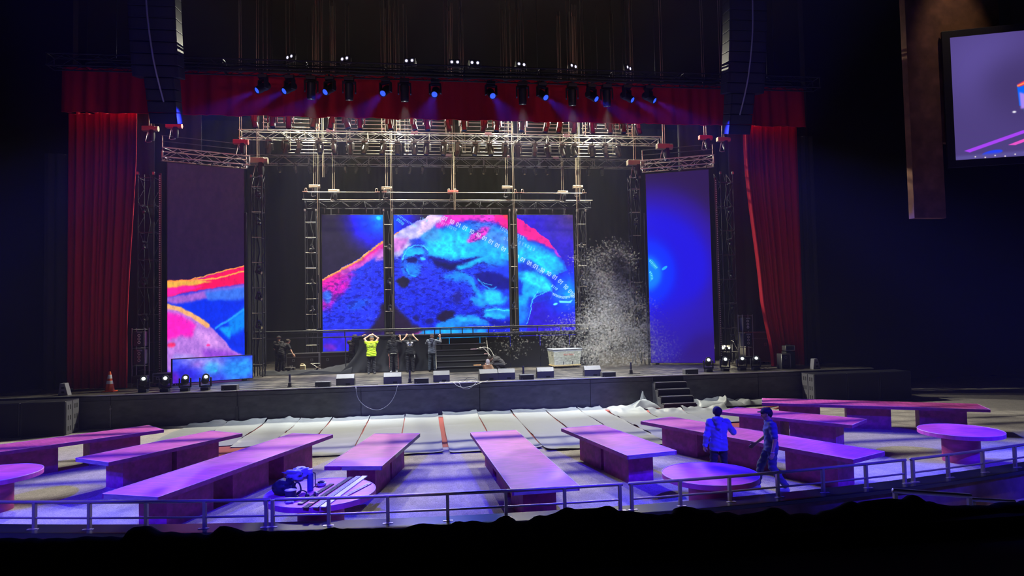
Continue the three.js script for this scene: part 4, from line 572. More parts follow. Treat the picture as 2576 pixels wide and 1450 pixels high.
// things on the cluttered round table
{
  const cx = -1.85, cz = -11.88, y = TH + 0.004;
  const strip = (name, label, x0, z0, x1, z1, w, mat, y0, y1, extra) => { const L = Math.hypot(x1 - x0, z1 - z0), t = thing(name, label, 'strip', [(x0 + x1) / 2, 0, (z0 + z1) / 2], Math.atan2(x1 - x0, z1 - z0)); const g = box(w, 0.014, L), m = part('strip_body', g, mat, t, [0, (y0 + y1) / 2, 0]); extra?.(t, L, (y0 + y1) / 2 + 0.009); return t; };
  const camo = std([0.32, 0.28, 0.2], 0.8, 0, { map: rep(grainTex(128, (u, v) => { const k = tileNoise(u, v, 10, 3, 77); return k > 0.52 ? [0.75, 0.7, 0.55] : [0.28, 0.24, 0.2]; }), 1, 4) });
  const screws = (t, L, yy) => { for (let i = 0; i < 10; i++) part('pixel', box(0.025, 0.006, 0.025), M.white, t, [0.0, yy, -L / 2 + 0.1 + i * (L - 0.2) / 9]); };
  strip('camouflage_strip', 'mottled olive flat strip lying on the cluttered round table, left of the longer one', cx - 0.22, cz + 0.75, cx + 0.13, cz - 0.45, 0.085, camo, y + 0.007, y + 0.007, (t, L, yy) => part('buckle', box(0.087, 0.01, 0.04), M.steel, t, [0, yy, -L / 2 + 0.02]));
  strip('camouflage_strip', 'longer mottled olive flat strip with an orange patch, on the cluttered round table', cx - 0.1, cz + 0.99, cx + 0.42, cz - 0.9, 0.09, camo, y + 0.007, y + 0.007, (t, L, yy) => part('orange_patch', box(0.08, 0.008, 0.07), std([0.9, 0.3, 0.12], 0.5), t, [0, yy, -L / 2 + 0.25]));
  strip('pixel_strip', 'long grey strip with white square pixels across the cluttered round table', cx + 0.06, cz + 1.0, cx + 0.56, cz - 0.92, 0.095, std([0.22, 0.22, 0.3], 0.5), y + 0.007, y + 0.007, screws);
  strip('metal_strip', 'plain pale metal strip beside the pixel strip on the cluttered round table', cx + 0.18, cz + 1.0, cx + 0.68, cz - 0.92, 0.1, std([0.5, 0.55, 0.75], 0.35, 0.3), y + 0.007, y + 0.007);
  strip('pixel_strip', 'short grey strip with white square pixels alone at the right on the round table', cx + 0.42, cz + 0.52, cx + 0.82, cz - 0.35, 0.075, std([0.3, 0.26, 0.36], 0.5), y + 0.007, y + 0.007, screws);
  // bag with a crumpled jacket
  const bag = thing('backpack', 'dark backpack lying on the left of the cluttered round table', 'bag', [cx - 0.63, TH, cz + 0.02], 0.5);
  const lumpG = (rx, ry, rz, seed, amp) => { const g = new THREE.IcosahedronGeometry(1, 5), p = g.attributes.position; for (let i = 0; i < p.count; i++) { const v = V(p.getX(i), p.getY(i), p.getZ(i)).normalize(), k = 1 + amp * (fbm(v.x * 3 + seed, v.y * 3, v.z * 3, 4) - 0.5) * 2; p.setXYZ(i, v.x * rx * k, Math.max(-ry * 0.98, v.y * ry * k), v.z * rz * k); } const m = mergeVertices(g.deleteAttribute('normal').deleteAttribute('uv') && g, 1e-4); m.computeVertexNormals(); return m; };
  const bagMat = std([0.03, 0.03, 0.05], 0.6);
  part('bag_body', lumpG(0.19, 0.13, 0.2, 3, 0.25), bagMat, bag, [0, 0.13, 0]); part('bag_pocket', lumpG(0.12, 0.08, 0.06, 8, 0.2), bagMat, bag, [0.05, 0.1, 0.17]); part('strap', sweep(curve([[0.1, 0.16, 0.12], [0.2, 0.2, 0.18], [0.22, 0.06, 0.24], [0.12, 0.02, 0.28]], 16), 0.014, 6), bagMat, bag); part('zip_pull', box(0.01, 0.05, 0.01), M.steel, bag, [0.06, 0.16, 0.235]);
  const jk = part('crumpled_jacket', lumpG(0.2, 0.11, 0.17, 21, 0.85), std([0.32, 0.34, 0.5], 0.45), scene, [cx - 0.42, TH + 0.28, cz - 0.16]); tag(jk, 'crumpled shiny blue jacket heaped on the backpack', 'jacket');
  const bt = thing('tall_bottle', 'tall blue flask with a pale cap behind the backpack', 'bottle', [cx - 0.2, TH + 0.001, cz - 0.12]);
  part('flask_body', new THREE.LatheGeometry([[0.001, 0], [0.052, 0], [0.055, 0.015], [0.055, 0.28], [0.048, 0.31], [0.001, 0.31]].map(([a, b]) => new THREE.Vector2(a, b)), 24), std([0.1, 0.16, 0.5], 0.3, 0.3), bt); part('cap', cyl(0.042, 0.046, 0.07, 18), std([0.6, 0.62, 0.7], 0.4), bt, [0, 0.345, 0]); part('handle_bar', sweep([[0.05, 0.05, 0], [0.085, 0.07, 0], [0.085, 0.3, 0], [0.05, 0.315, 0]], 0.01, 6), bagMat, bt);
  const mug = thing('drink_cup', 'dark cup with a lid before the backpack on the round table', 'cup', [cx - 0.45, TH + 0.001, cz + 0.33]);
  part('cup_body', cyl(0.095, 0.085, 0.14, 24), std([0.05, 0.04, 0.09], 0.5), mug, [0, 0.07, 0]); part('lid', new THREE.LatheGeometry([[0.001, 0.165], [0.03, 0.165], [0.07, 0.152], [0.1, 0.145], [0.1, 0.138], [0.001, 0.138]].reverse().map(([a, b]) => new THREE.Vector2(a, b)), 24), std([0.35, 0.25, 0.4], 0.5), mug);
  const rig = thing('headset', 'dark headset with curled parts lying at the front left of the round table', 'headset', [cx - 0.25, TH + 0.001, cz + 0.42], 0.4);
  part('head_band', sweep(curve([[-0.09, 0.03, 0], [-0.08, 0.1, -0.02], [0, 0.14, -0.03], [0.08, 0.1, -0.02], [0.09, 0.03, 0]], 20), 0.011, 6), bagMat, rig); for (const s of [-1, 1]) part('ear_cup', ball(0.04), bagMat, rig, [s * 0.09, 0.042, 0]); part('microphone', sweep(curve([[-0.09, 0.04, 0.03], [-0.06, 0.02, 0.12], [0.0, 0.02, 0.15]], 10), 0.006, 5), M.steel, rig);
  const gl = thing('glove_pair', 'small blue-white glove lying at the front edge of the round table', 'glove', [cx - 0.43, TH + 0.001, cz + 0.62], 0.2); part('palm', lumpG(0.05, 0.02, 0.04, 4, 0.3), std([0.5, 0.52, 0.7], 0.7), gl, [0, 0.018, 0]); for (let i = 0; i < 4; i++) part('finger', sweep(curve([[0.02, 0.015, -0.03 + i * 0.02], [0.06, 0.024, -0.035 + i * 0.024], [0.085, 0.012, -0.038 + i * 0.026]], 6), 0.0085, 6), std([0.5, 0.52, 0.7], 0.7), gl);
  const can = thing('drink_can', 'silver can lying on its side by the mottled strip', 'can', [cx - 0.04, TH + 0.034, cz + 0.24], 0.5); part('can_body', moved(new THREE.LatheGeometry([[0.001, -0.06], [0.026, -0.06], [0.032, -0.052], [0.032, 0.05], [0.026, 0.06], [0.001, 0.058]].map(([a, b]) => new THREE.Vector2(a, b)), 20), 0, 0, 0, Math.PI / 2), M.alu, can);
  const dsh = thing('coiled_tape', 'white coiled roll with a dark ring at the rear of the round table', 'tape roll', [cx - 0.06, TH + 0.001, cz - 0.42]); part('roll', cached('roll', () => { const g = new THREE.TorusGeometry(0.065, 0.03, 8, 24); g.rotateX(Math.PI / 2); return g; }), M.white, dsh, [0, 0.03, 0]); part('core_ring', cached('core', () => { const g = new THREE.TorusGeometry(0.05, 0.014, 6, 20); g.rotateX(Math.PI / 2); return g; }), bagMat, dsh, [0, 0.068, 0]);
  const ph = thing('phone', 'flat dark phone with a bright bar lying at the front of the round table', 'phone', [cx - 0.05, TH + 0.006, cz + 0.55], 0.1); part('phone_body', box(0.09, 0.011, 0.16, 0.005), bagMat, ph); part('bright_bar', box(0.07, 0.002, 0.02), M.white, ph, [0, 0.0075, -0.02]);
}
// things on the other tables' floor: a coil at the left
{ const t = thing('cable_coil', 'dark coil of cable on the floor at the left edge, by the rail', 'cable', [-7.4, 0.012, -12.6]); for (let i = 0; i < 4; i++) part('loop', cached('loop' + i, () => { const g = new THREE.TorusGeometry(0.24 - i * 0.02, 0.016, 6, 30); g.rotateX(Math.PI / 2); return g; }), std([0.12, 0.11, 0.13], 0.7), t, [0.01 * i, 0.006 + 0.024 * i, 0.012 * i]); }
// ---------------------------------------------------------------- white plastic sheets over the floor before the stage
{
  const X = [-8.5, -7.15, -5.78, -4.6, -3.44, -2.06, -0.76, 0.58, 1.96, 3.28, 4.6, 5.9, 6.85, 8.2, 9.55, 11.3], near = [-21.6, -20.6, -20.2, -19.4, -18.4, -18.4, -18.1, -17.95, -18.05, -17.75, -17.6, -17.7, -18.0, -19.0, -20.6, -22.4];
  struct('floor_paper', boxM(19.4, 0.006, 5.6), M.rosin, [1.2, 0.004, -21.7]);
  for (let i = 0; i < 15; i++) {
    const a = X[i] + (i === 7 ? 0.06 : 0.02), b = X[i + 1] - (i === 6 ? 0.1 : 0.015), zn = near[i] + 0.06 * Math.sin(i * 2.3), zf = i > 11 ? (i === 12 ? -24.2 : -23.5) : -24.98, seed = i * 3.7;
    const rumple = i > 11 ? 2.6 : i < 4 ? 1.5 : 1;
    const g = sheet((u, v) => {
      const z = lerp(zf, zn, v), x = lerp(a, b, u) + 0.02 * Math.sin(z * 1.3 + seed) * (0.3 + v * 0), far = 1 - smooth(0, 0.16, v);
      let y = 0.014 + 0.018 * rumple * smooth(0.5, 0.75, fbm(x * 0.8 + seed, z * 1.6, 0, 3)) + 0.014 * Math.abs(noise3(x * 3.0, z * 6 + seed, 2) - 0.4) + far * rumple * (0.09 * Math.pow(noise3(x * 1.6, seed, 4), 2) + 0.05 * noise3(x * 6, z * 4, 6));
      y += 0.035 * Math.pow(Math.abs(2 * u - 1), 10) * noise3(z * 1.2, seed, 1) + 0.03 * smooth(0.95, 1, v) * noise3(x * 2.5, seed, 8);
      return V(x, y + (i % 2) * 0.002, z + 0.05 * far * Math.sin(x * 4 + seed));
    }, 20, 84, 0.004);
    tag(part('plastic_sheet', g, M.plastic, scene), i === 7 ? 'white floor sheet just right of the wide dark red gap' : i === 6 ? 'white floor sheet just left of the wide dark red gap' : `white floor sheet before the stage, ${ORD[i]} of fifteen from the left`, 'floor sheet', 'white sheets laid over the floor before the stage');
  }
  // crumpled sheets thrown up against the stage right of the steps
  const heap = (label, x, z, w, d, h, seed) => tag(part('crumpled_sheet', sheet((u, v) => { const px = (u - 0.5) * w, pz = (v - 0.5) * d, m = Math.pow(Math.max(0, 1 - Math.pow(2 * u - 1, 4)), 1) * Math.pow(Math.max(0, 1 - Math.pow(2 * v - 1, 4)), 1); const k = fbm(px * 1.4 + seed, pz * 2.2, 1, 4), r = 1 - Math.abs(2 * noise3(px * 1.8 + seed, pz * 1.2, 5) - 1); return V(x + px, 0.07 + m * h * (0.25 + 0.9 * Math.pow(r, 3) * k * 1.6), z + pz); }, 60, 40, 0.006), M.plastic, scene), label, 'sheet');
  heap('crumpled white sheet heaped against the stage just right of the steps', 11.4, -24.3, 1.9, 1.2, 0.4, 3); heap('crumpled white sheet heaped farther right below the stage', 13.0, -24.3, 1.5, 1.1, 0.34, 9); heap('crumpled white sheet piled left of the foot of the steps', 8.45, -24.45, 1.1, 0.9, 0.36, 17);
  const tri = tag(part('folded_sheet_corner', sheet((u, v) => V(8.55 + (u - 0.5) * 0.5 * (1 - v), 0.1 + v * 0.55, -24.6 + 0.12 * Math.sin(u * 4) - 0.2 * v), 8, 10, 0.006), M.plastic, scene), 'white sheet corner standing up beside the steps', 'sheet');
  for (let i = 0; i < 3; i++) { const t = thing('red_tape', `dark red tape strip on the floor right of the steps, ${['nearest', 'middle', 'farthest'][i]} of three`, 'tape', [12.8 + i * 0.9, 0.02, -23.3 - i * 0.15], 0.4 + i * 0.3); part('tape', box(1.6, 0.012, 0.1), std([0.4, 0.06, 0.06], 0.6), t); }
}
// ---------------------------------------------------------------- the curved rail on the kerb
{
  const runs = [[-8.6, -2.44], [-2.36, 3.2], [3.3, 8.76], [8.87, 14.6]], posts = [[-7.1, -6.19, -5.29, -4.38, -3.46, -2.5], [-2.4, -1.53, -0.61, 0.33, 1.26, 2.22, 3.15], [3.35, 4.2, 5.1, 6.02, 6.93, 7.85, 8.72], [8.92, 9.78, 10.7, 11.62, 12.6, 13.6]];
  runs.forEach(([a, b], i) => {
    const t = thing('rail_section', `low metal guard rail section on the curved kerb, ${ORD[i]} of four from the left`, 'rail', [0, 0, 0]);
    const line = (y, a0, b0) => Array.from({ length: 25 }, (_, k) => { const x = lerp(a0, b0, k / 24); return V(x, y, railZ(x)); });
    part('top_rail', sweep(line(railY, a, b), 0.026, 10), M.rail, t); part('mid_rail', sweep(line(railY - 0.25, posts[i][0], posts[i].at(-1)), 0.018, 8), M.rail, t);
    for (const x of posts[i]) { const p = part('post', box(0.05, railY - kerbY, 0.06, 0.006), M.rail, t, [x, (railY + kerbY) / 2, railZ(x)]); p.rotation.y = Math.atan((x - 2.4) / 38); part('foot_plate', box(0.16, 0.014, 0.05), M.rail, t, [x, kerbY + 0.008, railZ(x) + 0.05]); }
  });
  const h = thing('hand_rail', 'short tan stair hand rail standing before the kerb at the right', 'rail', [0, 0, 0]);
  part('top_bar', sweep([[6.22, 1.34, -8], [7.38, 1.2, -8]], 0.032, 10), M.rail, h); for (const [x, y] of [[6.25, 1.33], [7.36, 1.2]]) part('post', box(0.05, y, 0.05, 0.008), M.rail, h, [x, y / 2, -8]);
  const h2 = thing('hand_rail', 'sloping tan hand rail end leaving the view at the lower right', 'rail', [0, 0, 0]); part('top_bar', sweep([[7.42, 1.14, -8.05], [8.35, 0.98, -8.3]], 0.028, 10), M.rail, h2); part('post', box(0.05, 1.0, 0.05, 0.008), M.rail, h2, [8.3, 0.5, -8.29]); part('post', box(0.05, 1.1, 0.05, 0.008), M.rail, h2, [7.48, 0.55, -8.07]);
}
// ---------------------------------------------------------------- things standing on the deck
// moving heads on the deck: four at either end, lit
[[-10.3, -25.55], [-9.53, -25.5], [-8.83, -25.5], [-8.13, -25.55], [11.85, -25.9], [12.62, -25.95], [13.4, -26.0], [14.02, -25.98]].forEach(([x, z], i) => {
  const dir = V(i < 4 ? 0.35 : -0.3, 0.42, 0.85), t = movingHead('moving_head', `lit moving head on the deck's ${i < 4 ? 'left' : 'right'} end, ${ORD[i % 4]} of four from the left`, 'stage light', [x, H, z], dir, { s: 0.98, hang: false, lens: glowDeck, group: 'moving heads standing on the deck' });
  spot(t, lensWorld(0.98, dir, false), dir, DECK_WHITE, 0.25, 0.6, 1, 3);
});
// wedges
{
  const sh = new THREE.Shape(); [[-0.26, 0], [0.2, 0], [0.2, 0.26], [0.06, 0.4], [-0.04, 0.4], [-0.26, 0.08]].forEach(([a, b], i) => (i ? sh.lineTo(a, b) : sh.moveTo(a, b)));
  const mk = (w) => cached('wedge' + w, () => { const g = new THREE.ExtrudeGeometry(sh, { depth: w, bevelEnabled: true, bevelSize: 0.012, bevelThickness: 0.012, bevelSegments: 2 }); g.rotateY(-Math.PI / 2); g.translate(w / 2, 0.012, 0); return g; });
  const wm = std([0.07, 0.07, 0.085], 0.5), top = std([0.42, 0.42, 0.42], 0.6);  // pale wedge tops: overhead light put into the colour
  [[-3.02, 0.66, 0], [-1.24, 0.66, 0], [0.65, 0.62, 0], [2.5, 0.7, 0.06], [3.24, 0.66, -0.08], [4.82, 0.66, -0.05], [6.78, 0.66, -0.08]].forEach(([x, w, q], i) => {
    const t = thing('stage_monitor', `dark wedge monitor on the stage edge, ${ORD[i]} of seven from the left`, 'loudspeaker', [x, H, -25.62 - 0.03 * i], q, 'wedge monitors along the stage edge');
    part('cabinet', mk(w), wm, t); part('lit_top', box(w - 0.02, 0.008, 0.19), top, t, [0, 0.345, 0.133], [0.785, 0, 0]); part('grille', box(w - 0.06, 0.006, 0.36), M.black, t, [0, 0.25, -0.158], [-0.96, 0, 0]); part('connector_plate', box(0.16, 0.07, 0.01), M.black, t, [0.1, 0.06, 0.216]);
    for (const s of [-1, 1]) part('side_handle', box(0.012, 0.05, 0.14, 0.004), M.black, t, [s * (w / 2 + 0.012), 0.2, 0.02]);
  });
  [[-7.18, -25.3], [-3.82, -25.3], [-0.13, -25.32], [4.0, -25.38], [7.32, -25.32], [10.8, -25.32]].forEach(([x, z], i) => { const t = thing('front_fill_speaker', `low flat dark loudspeaker on the stage edge, ${ORD[i]} of six from the left`, 'loudspeaker', [x, H, z], 0, 'low loudspeakers along the stage edge'); part('cabinet', box(0.56, 0.2, 0.32, 0.015), wm, t, [0, 0.1, 0]); part('grille', box(0.52, 0.16, 0.012), M.black, t, [0, 0.1, 0.162]); part('badge', box(0.03, 0.02, 0.006), M.steel, t, [-0.2, 0.04, 0.17]); });
  [[-5.1, -25.6, 'leftmost'], [-0.58, -25.66, 'second'], [3.95, -25.85, 'third'], [8.52, -26.05, 'rightmost']].forEach(([x, z, w]) => { const t = thing('effect_jet', `short dark upright effect jet on the deck, ${w} of four`, 'effect jet', [x, H, z], 0, 'effect jets on the deck'); part('base_plate', box(0.16, 0.03, 0.16), M.satin, t, [0, 0.015, 0]); part('valve_block', box(0.11, 0.14, 0.11, 0.01), M.satin, t, [0, 0.1, 0]); part('nozzle', cyl(0.036, 0.042, 0.32, 14), std([0.03, 0.03, 0.07], 0.4), t, [0, 0.33, 0]); part('collar', cyl(0.05, 0.05, 0.03, 14), M.steel, t, [0, 0.19, 0]); part('hose', sweep(curve([[0.05, 0.06, 0], [0.2, 0.015, 0.06], [0.4, 0.012, -0.02]], 10), 0.01, 5), M.black, t); });
}
// cone
{
  const t = thing('traffic_cone', 'orange traffic cone with two white bands on the deck by the left red curtain', 'traffic cone', [-11.75, H, -26.2]);
  const rr = (y) => lerp(0.16, 0.035, y / 0.72), ring = (a, b, o) => new THREE.LatheGeometry([[rr(a) + o, a], [rr(b) + o, b]].map(([r, y]) => new THREE.Vector2(r, y + 0.035)), 28);
  part('cone_body', new THREE.LatheGeometry([[0.16, 0], [0.035, 0.72], [0.02, 0.725], [0.001, 0.725]].map(([r, y]) => new THREE.Vector2(r, y + 0.035)), 28), std([0.95, 0.13, 0.02], 0.5), t); part('base_plate', box(0.4, 0.035, 0.4, 0.012), std([0.95, 0.13, 0.02], 0.5), t, [0, 0.0175, 0]);
  part('white_band', ring(0.26, 0.38, 0.003), std([0.85, 0.85, 0.85], 0.4), t); part('white_band', ring(0.46, 0.6, 0.003), std([0.85, 0.85, 0.85], 0.4), t);
}
// cables on the deck edge and hanging over it
const cable = (label, pts, r, mat, n = 40) => tag(part('cable', sweep(curve(pts, n), r, 6), mat, scene), label, 'cable');
cable('thin grey cable hanging in a wide loop over the stage front', [[-2.6, 1.21, -25.2], [-2.58, 1.16, -24.99], [-2.5, 0.75, -24.98], [-2.2, 0.42, -24.98], [-1.75, 0.29, -24.98], [-1.35, 0.5, -24.98], [-1.12, 0.85, -24.98], [-1.03, 1.16, -24.99], [-1.0, 1.21, -25.2]], 0.012, std([0.28, 0.28, 0.34], 0.5));
const wcab = std([0.6, 0.58, 0.56], 0.5), dcab = std([0.05, 0.05, 0.06], 0.5);
cable('tangled pale cable on the stage edge near the middle', Array.from({ length: 26 }, (_, i) => [0.55 + 0.055 * i + 0.12 * Math.sin(i * 1.9), 1.213 + (i > 9 && i < 20 ? -0.0 : 0), -25.25 + 0.1 * Math.sin(i * 2.4)]), 0.012, wcab, 150);
cable('pale cable drooping over the stage edge right of the middle', [[0.8, 1.212, -25.25], [1.1, 1.2, -25.02], [1.25, 1.08, -24.985], [1.5, 1.02, -24.98], [1.8, 1.06, -24.985], [2.2, 1.19, -25.02], [2.45, 1.212, -25.25]], 0.011, wcab);
cable('second pale cable drooping over the stage edge', [[1.0, 1.213, -25.3], [1.3, 1.19, -25.01], [1.42, 1.0, -24.98], [1.68, 0.97, -24.98], [1.9, 1.12, -24.985], [2.0, 1.212, -25.1]], 0.01, wcab);
cable('dark cable snaking along the left part of the stage edge', Array.from({ length: 30 }, (_, i) => [-7.0 + 0.18 * i, 1.212, -25.28 + 0.05 * Math.sin(i * 1.3) - 0.2 * noise3(i * 0.3, 2, 2)]), 0.014, dcab, 120);
cable('dark cable snaking along the right part of the stage edge', Array.from({ length: 34 }, (_, i) => [3.5 + 0.2 * i, 1.212, -25.35 + 0.06 * Math.sin(i * 1.1) - 0.1 * noise3(i * 0.3, 7, 2)]), 0.013, std([0.2, 0.2, 0.2], 0.5), 140);
cable('arched dark cable standing up from the deck behind the edge', [[1.55, 1.21, -25.7], [1.7, 1.32, -25.7], [1.9, 1.33, -25.7], [2.1, 1.21, -25.6]], 0.01, dcab);
cable('tangle of cables behind the right deck lamps', Array.from({ length: 40 }, (_, i) => [12.2 + 0.085 * i + 0.15 * Math.sin(i * 2.1), 1.213, -26.5 + 0.25 * Math.sin(i * 1.37)]), 0.014, std([0.14, 0.12, 0.1], 0.5), 200);
// ---------------------------------------------------------------- riser with guard rail, steps, cloth
const RT = 2.85;
struct('riser_deck', boxM(11.9, 0.12, 3.2), M.satin, [2.65, RT - 0.06, -32.8]);
{
  const f = new THREE.Group(); f.name = 'riser_fascia'; f.userData = { kind: 'structure' }; scene.add(f);
  for (let i = 0; i < 8; i++) part('fascia_panel', boxM(1.46, RT - H - 0.14, 0.03), M.black, f, [-2.5 + i * 1.48, (RT + H) / 2 - 0.07, -31.24]);
  const t = thing('guard_rail', 'long double pipe rail running along the riser in front of the rear screens', 'rail', [0, 0, -31.02]);
  for (const [y, r] of [[3.2, 0.036], [3.13, 0.02], [2.89, 0.03]]) part('rail_pipe', moved(cyl(r, r, 16.4, 10), 0.42, y, 0, 0, 0, Math.PI / 2), M.aluDark, t);
  [-7.6, -3.68, -2.4, 0.03, 0.5, 0.76, 1.28, 1.82, 2.33, 3.08, 5.47, 6.65, 8.5].forEach((x, i) => part('post', i < 1 ? cyl(0.022, 0.022, 2, 8) : box(0.045, 0.36, 0.03), M.aluDark, t, [x, i < 1 ? 2.2 : 3.03, 0]));
  part('support_post', cyl(0.024, 0.024, 1.7, 8), M.aluDark, t, [-3.66, 2.05, -0.04]);
  for (let i = 0; i < 9; i++) part('clip', sweep(curve([[0, 0, 0], [0.03, 0.06, 0.02], [0.06, 0.02, 0.03]], 6), 0.01, 5), M.steel, t, [3.3 + 0.5 * i, 2.91, 0.03]);
  const s = thing('riser_steps', 'black steps with thin pale nosings leading up the middle of the riser', 'steps', [1.75, H, -31.2]);
  [[1.45, -29.6], [1.69, -29.9], [1.93, -30.2], [2.17, -30.5], [2.43, -30.8]].forEach(([y, z], i) => { part('tread', box(2.4, 0.04, 0.36, 0.006), M.satin, s, [0, y - H - 0.02, z + 31.2 - 0.16]); part('nosing', box(2.4, 0.022, 0.02), M.steel, s, [0, y - H + 0.002, z + 31.2 + 0.022]); part('riser_board', boxM(2.36, 0.21, 0.02), M.black, s, [0, y - H - 0.14, z + 31.2 - 0.01]); });
  for (const x of [-1.22, 1.22]) { const p = new THREE.Shape(); p.moveTo(0, 0); p.lineTo(1.62, 0); p.lineTo(1.62, 0.2); p.lineTo(0.36, 1.36); p.lineTo(0, 1.5); p.closePath(); const g = new THREE.ExtrudeGeometry(p, { depth: 0.03, bevelEnabled: false }); g.rotateY(-Math.PI / 2); part('stringer', g, M.satin, s, [x + 0.015, 0, 0]); }
  // bits lying on the steps
  const bits = [['rolled_strap', 'pinkish strap lying on the fourth step of the riser', 2.3, 2.172, -30.35, [0.3, 0.03, 0.08], [0.4, 0.25, 0.35]], ['paper_cup', 'small grey gadget on the fourth step of the riser', 2.62, 2.172, -30.45, [0.08, 0.1, 0.08], [0.4, 0.4, 0.4]], ['tool_roll', 'orange tool roll lying on the lowest step of the riser', 2.4, 1.452, -29.65, [0.36, 0.06, 0.1], [0.6, 0.3, 0.12]], ['tape_box', 'small pink box at the end of the third step of the riser', 2.86, 1.932, -30.25, [0.16, 0.04, 0.1], [0.5, 0.3, 0.35]]];
  for (const [n, l, x, y, z, [a, b, c], col] of bits) { const t2 = thing(n, l, n === 'rolled_strap' ? 'strap' : n === 'paper_cup' ? 'gadget' : n === 'tool_roll' ? 'tool roll' : 'box', [x, y, z], 0.1); part('body', box(a, b, c, Math.min(b, c) * 0.3), std(col, 0.6), t2, [0, b / 2, 0]); part('flap', box(a * 0.4, 0.008, c * 0.9), std(col.map((q) => q * 0.6), 0.6), t2, [a * 0.1, b + 0.003, 0]); }
  cable('pale cable curling down the right end of the riser steps', [[2.45, 2.2, -30.4], [2.8, 2.26, -30.4], [3.02, 2.2, -30.3], [3.2, 1.9, -30.1], [3.22, 1.6, -29.8], [3.12, 1.5, -29.5]], 0.013, wcab);
  cable('second pale cable curling down beside the kneeling man', [[2.75, 2.24, -30.42], [2.98, 1.98, -30.2], [3.12, 1.75, -29.9], [3.2, 1.62, -29.6]], 0.01, wcab);
}
{
  // cloth held up along the riser and trailing over the deck to the left
  const g = sheet((u, v) => { const slump = Math.pow(1 - u, 2), x = lerp(-3.05, 0.56, u) - v * v * 0.85 * Math.pow(1 - u, 3), y = lerp(RT + 0.03 - 0.0 * u, H + 0.03, v) - 0.1 * slump * Math.sin(v * 3), f = (0.05 + 0.1 * v * (1 - u * 0.6)) * pleat(u * 34 + v * 3 * (1 - u), 4); return V(x + 0.05 * Math.sin(v * 6 + u * 20), y, -31.14 + f * 0.6 + 0.06 + v * v * 0.22 * (0.4 + noise3(u * 5, v * 3, 1))); }, 120, 40, 0.012);
  tag(part('black_cloth', g, M.drape, scene), 'black cloth that the crew hold up along the riser', 'cloth');
  const g2 = sheet((u, v) => { const x = lerp(-7.5, -3.35, u), w = 0.25 + 0.35 * u, z = -31.2 + (v - 0.5) * 2 * w + 0.12 * Math.sin(x * 2.1), m = Math.pow(Math.sin(Math.PI * v), 0.7); return V(x, H + 0.012 + m * (0.05 + 0.3 * u * u * u + 0.16 * Math.pow(noise3(x * 2.3, v * 3, 1), 2) + 0.04 * noise3(x * 7, v * 6, 3)), z); }, 120, 24, 0.01);
  tag(part('black_cloth', g2, M.drape, scene), 'crumpled tail of black cloth trailing over the deck to the left', 'cloth');
}
// road cases and odds and ends behind the rail at the left
function roadCase(label, x, z, w, h, d, turn = 0) {
  const t = thing('road_case', label, 'case', [x, H, z], turn); part('case_body', box(w - 0.03, h - 0.12, d - 0.03), M.caseSide, t, [0, h / 2 + 0.06, 0]);
  for (const a of [-1, 1]) for (const b of [-1, 1]) { part('edge_rail', box(w, 0.03, 0.03), M.steel, t, [0, a > 0 ? h : 0.12, b * (d / 2 - 0.015)]); part('edge_rail', box(0.03, h - 0.12, 0.03), M.steel, t, [a * (w / 2 - 0.015), h / 2 + 0.06, b * (d / 2 - 0.015)]); part('castor', cyl(0.05, 0.05, 0.04, 12), M.black, t, [a * (w / 2 - 0.12), 0.05, b * (d / 2 - 0.12)], [0, 0, Math.PI / 2]); }
  part('lid_rail', box(w, 0.025, 0.012), M.steel, t, [0, h * 0.8, d / 2 - 0.004]); for (const s of [-0.28, 0.28]) { const l = part('recessed_latch', box(0.13, 0.13, 0.012), M.steel, t, [s * w, h * 0.62, d / 2 - 0.006]); part('latch_wing', box(0.05, 0.06, 0.014), M.satin, l, [0, 0, 0.008]); } return t;
}
roadCase('long dark road case behind the rail, standing nearest the two men', -6.0, -33.5, 1.55, 0.85, 0.7, 0.05); roadCase('long dark road case behind the rail, under the left rear panel', -4.3, -33.2, 1.6, 0.88, 0.7, 0.03);
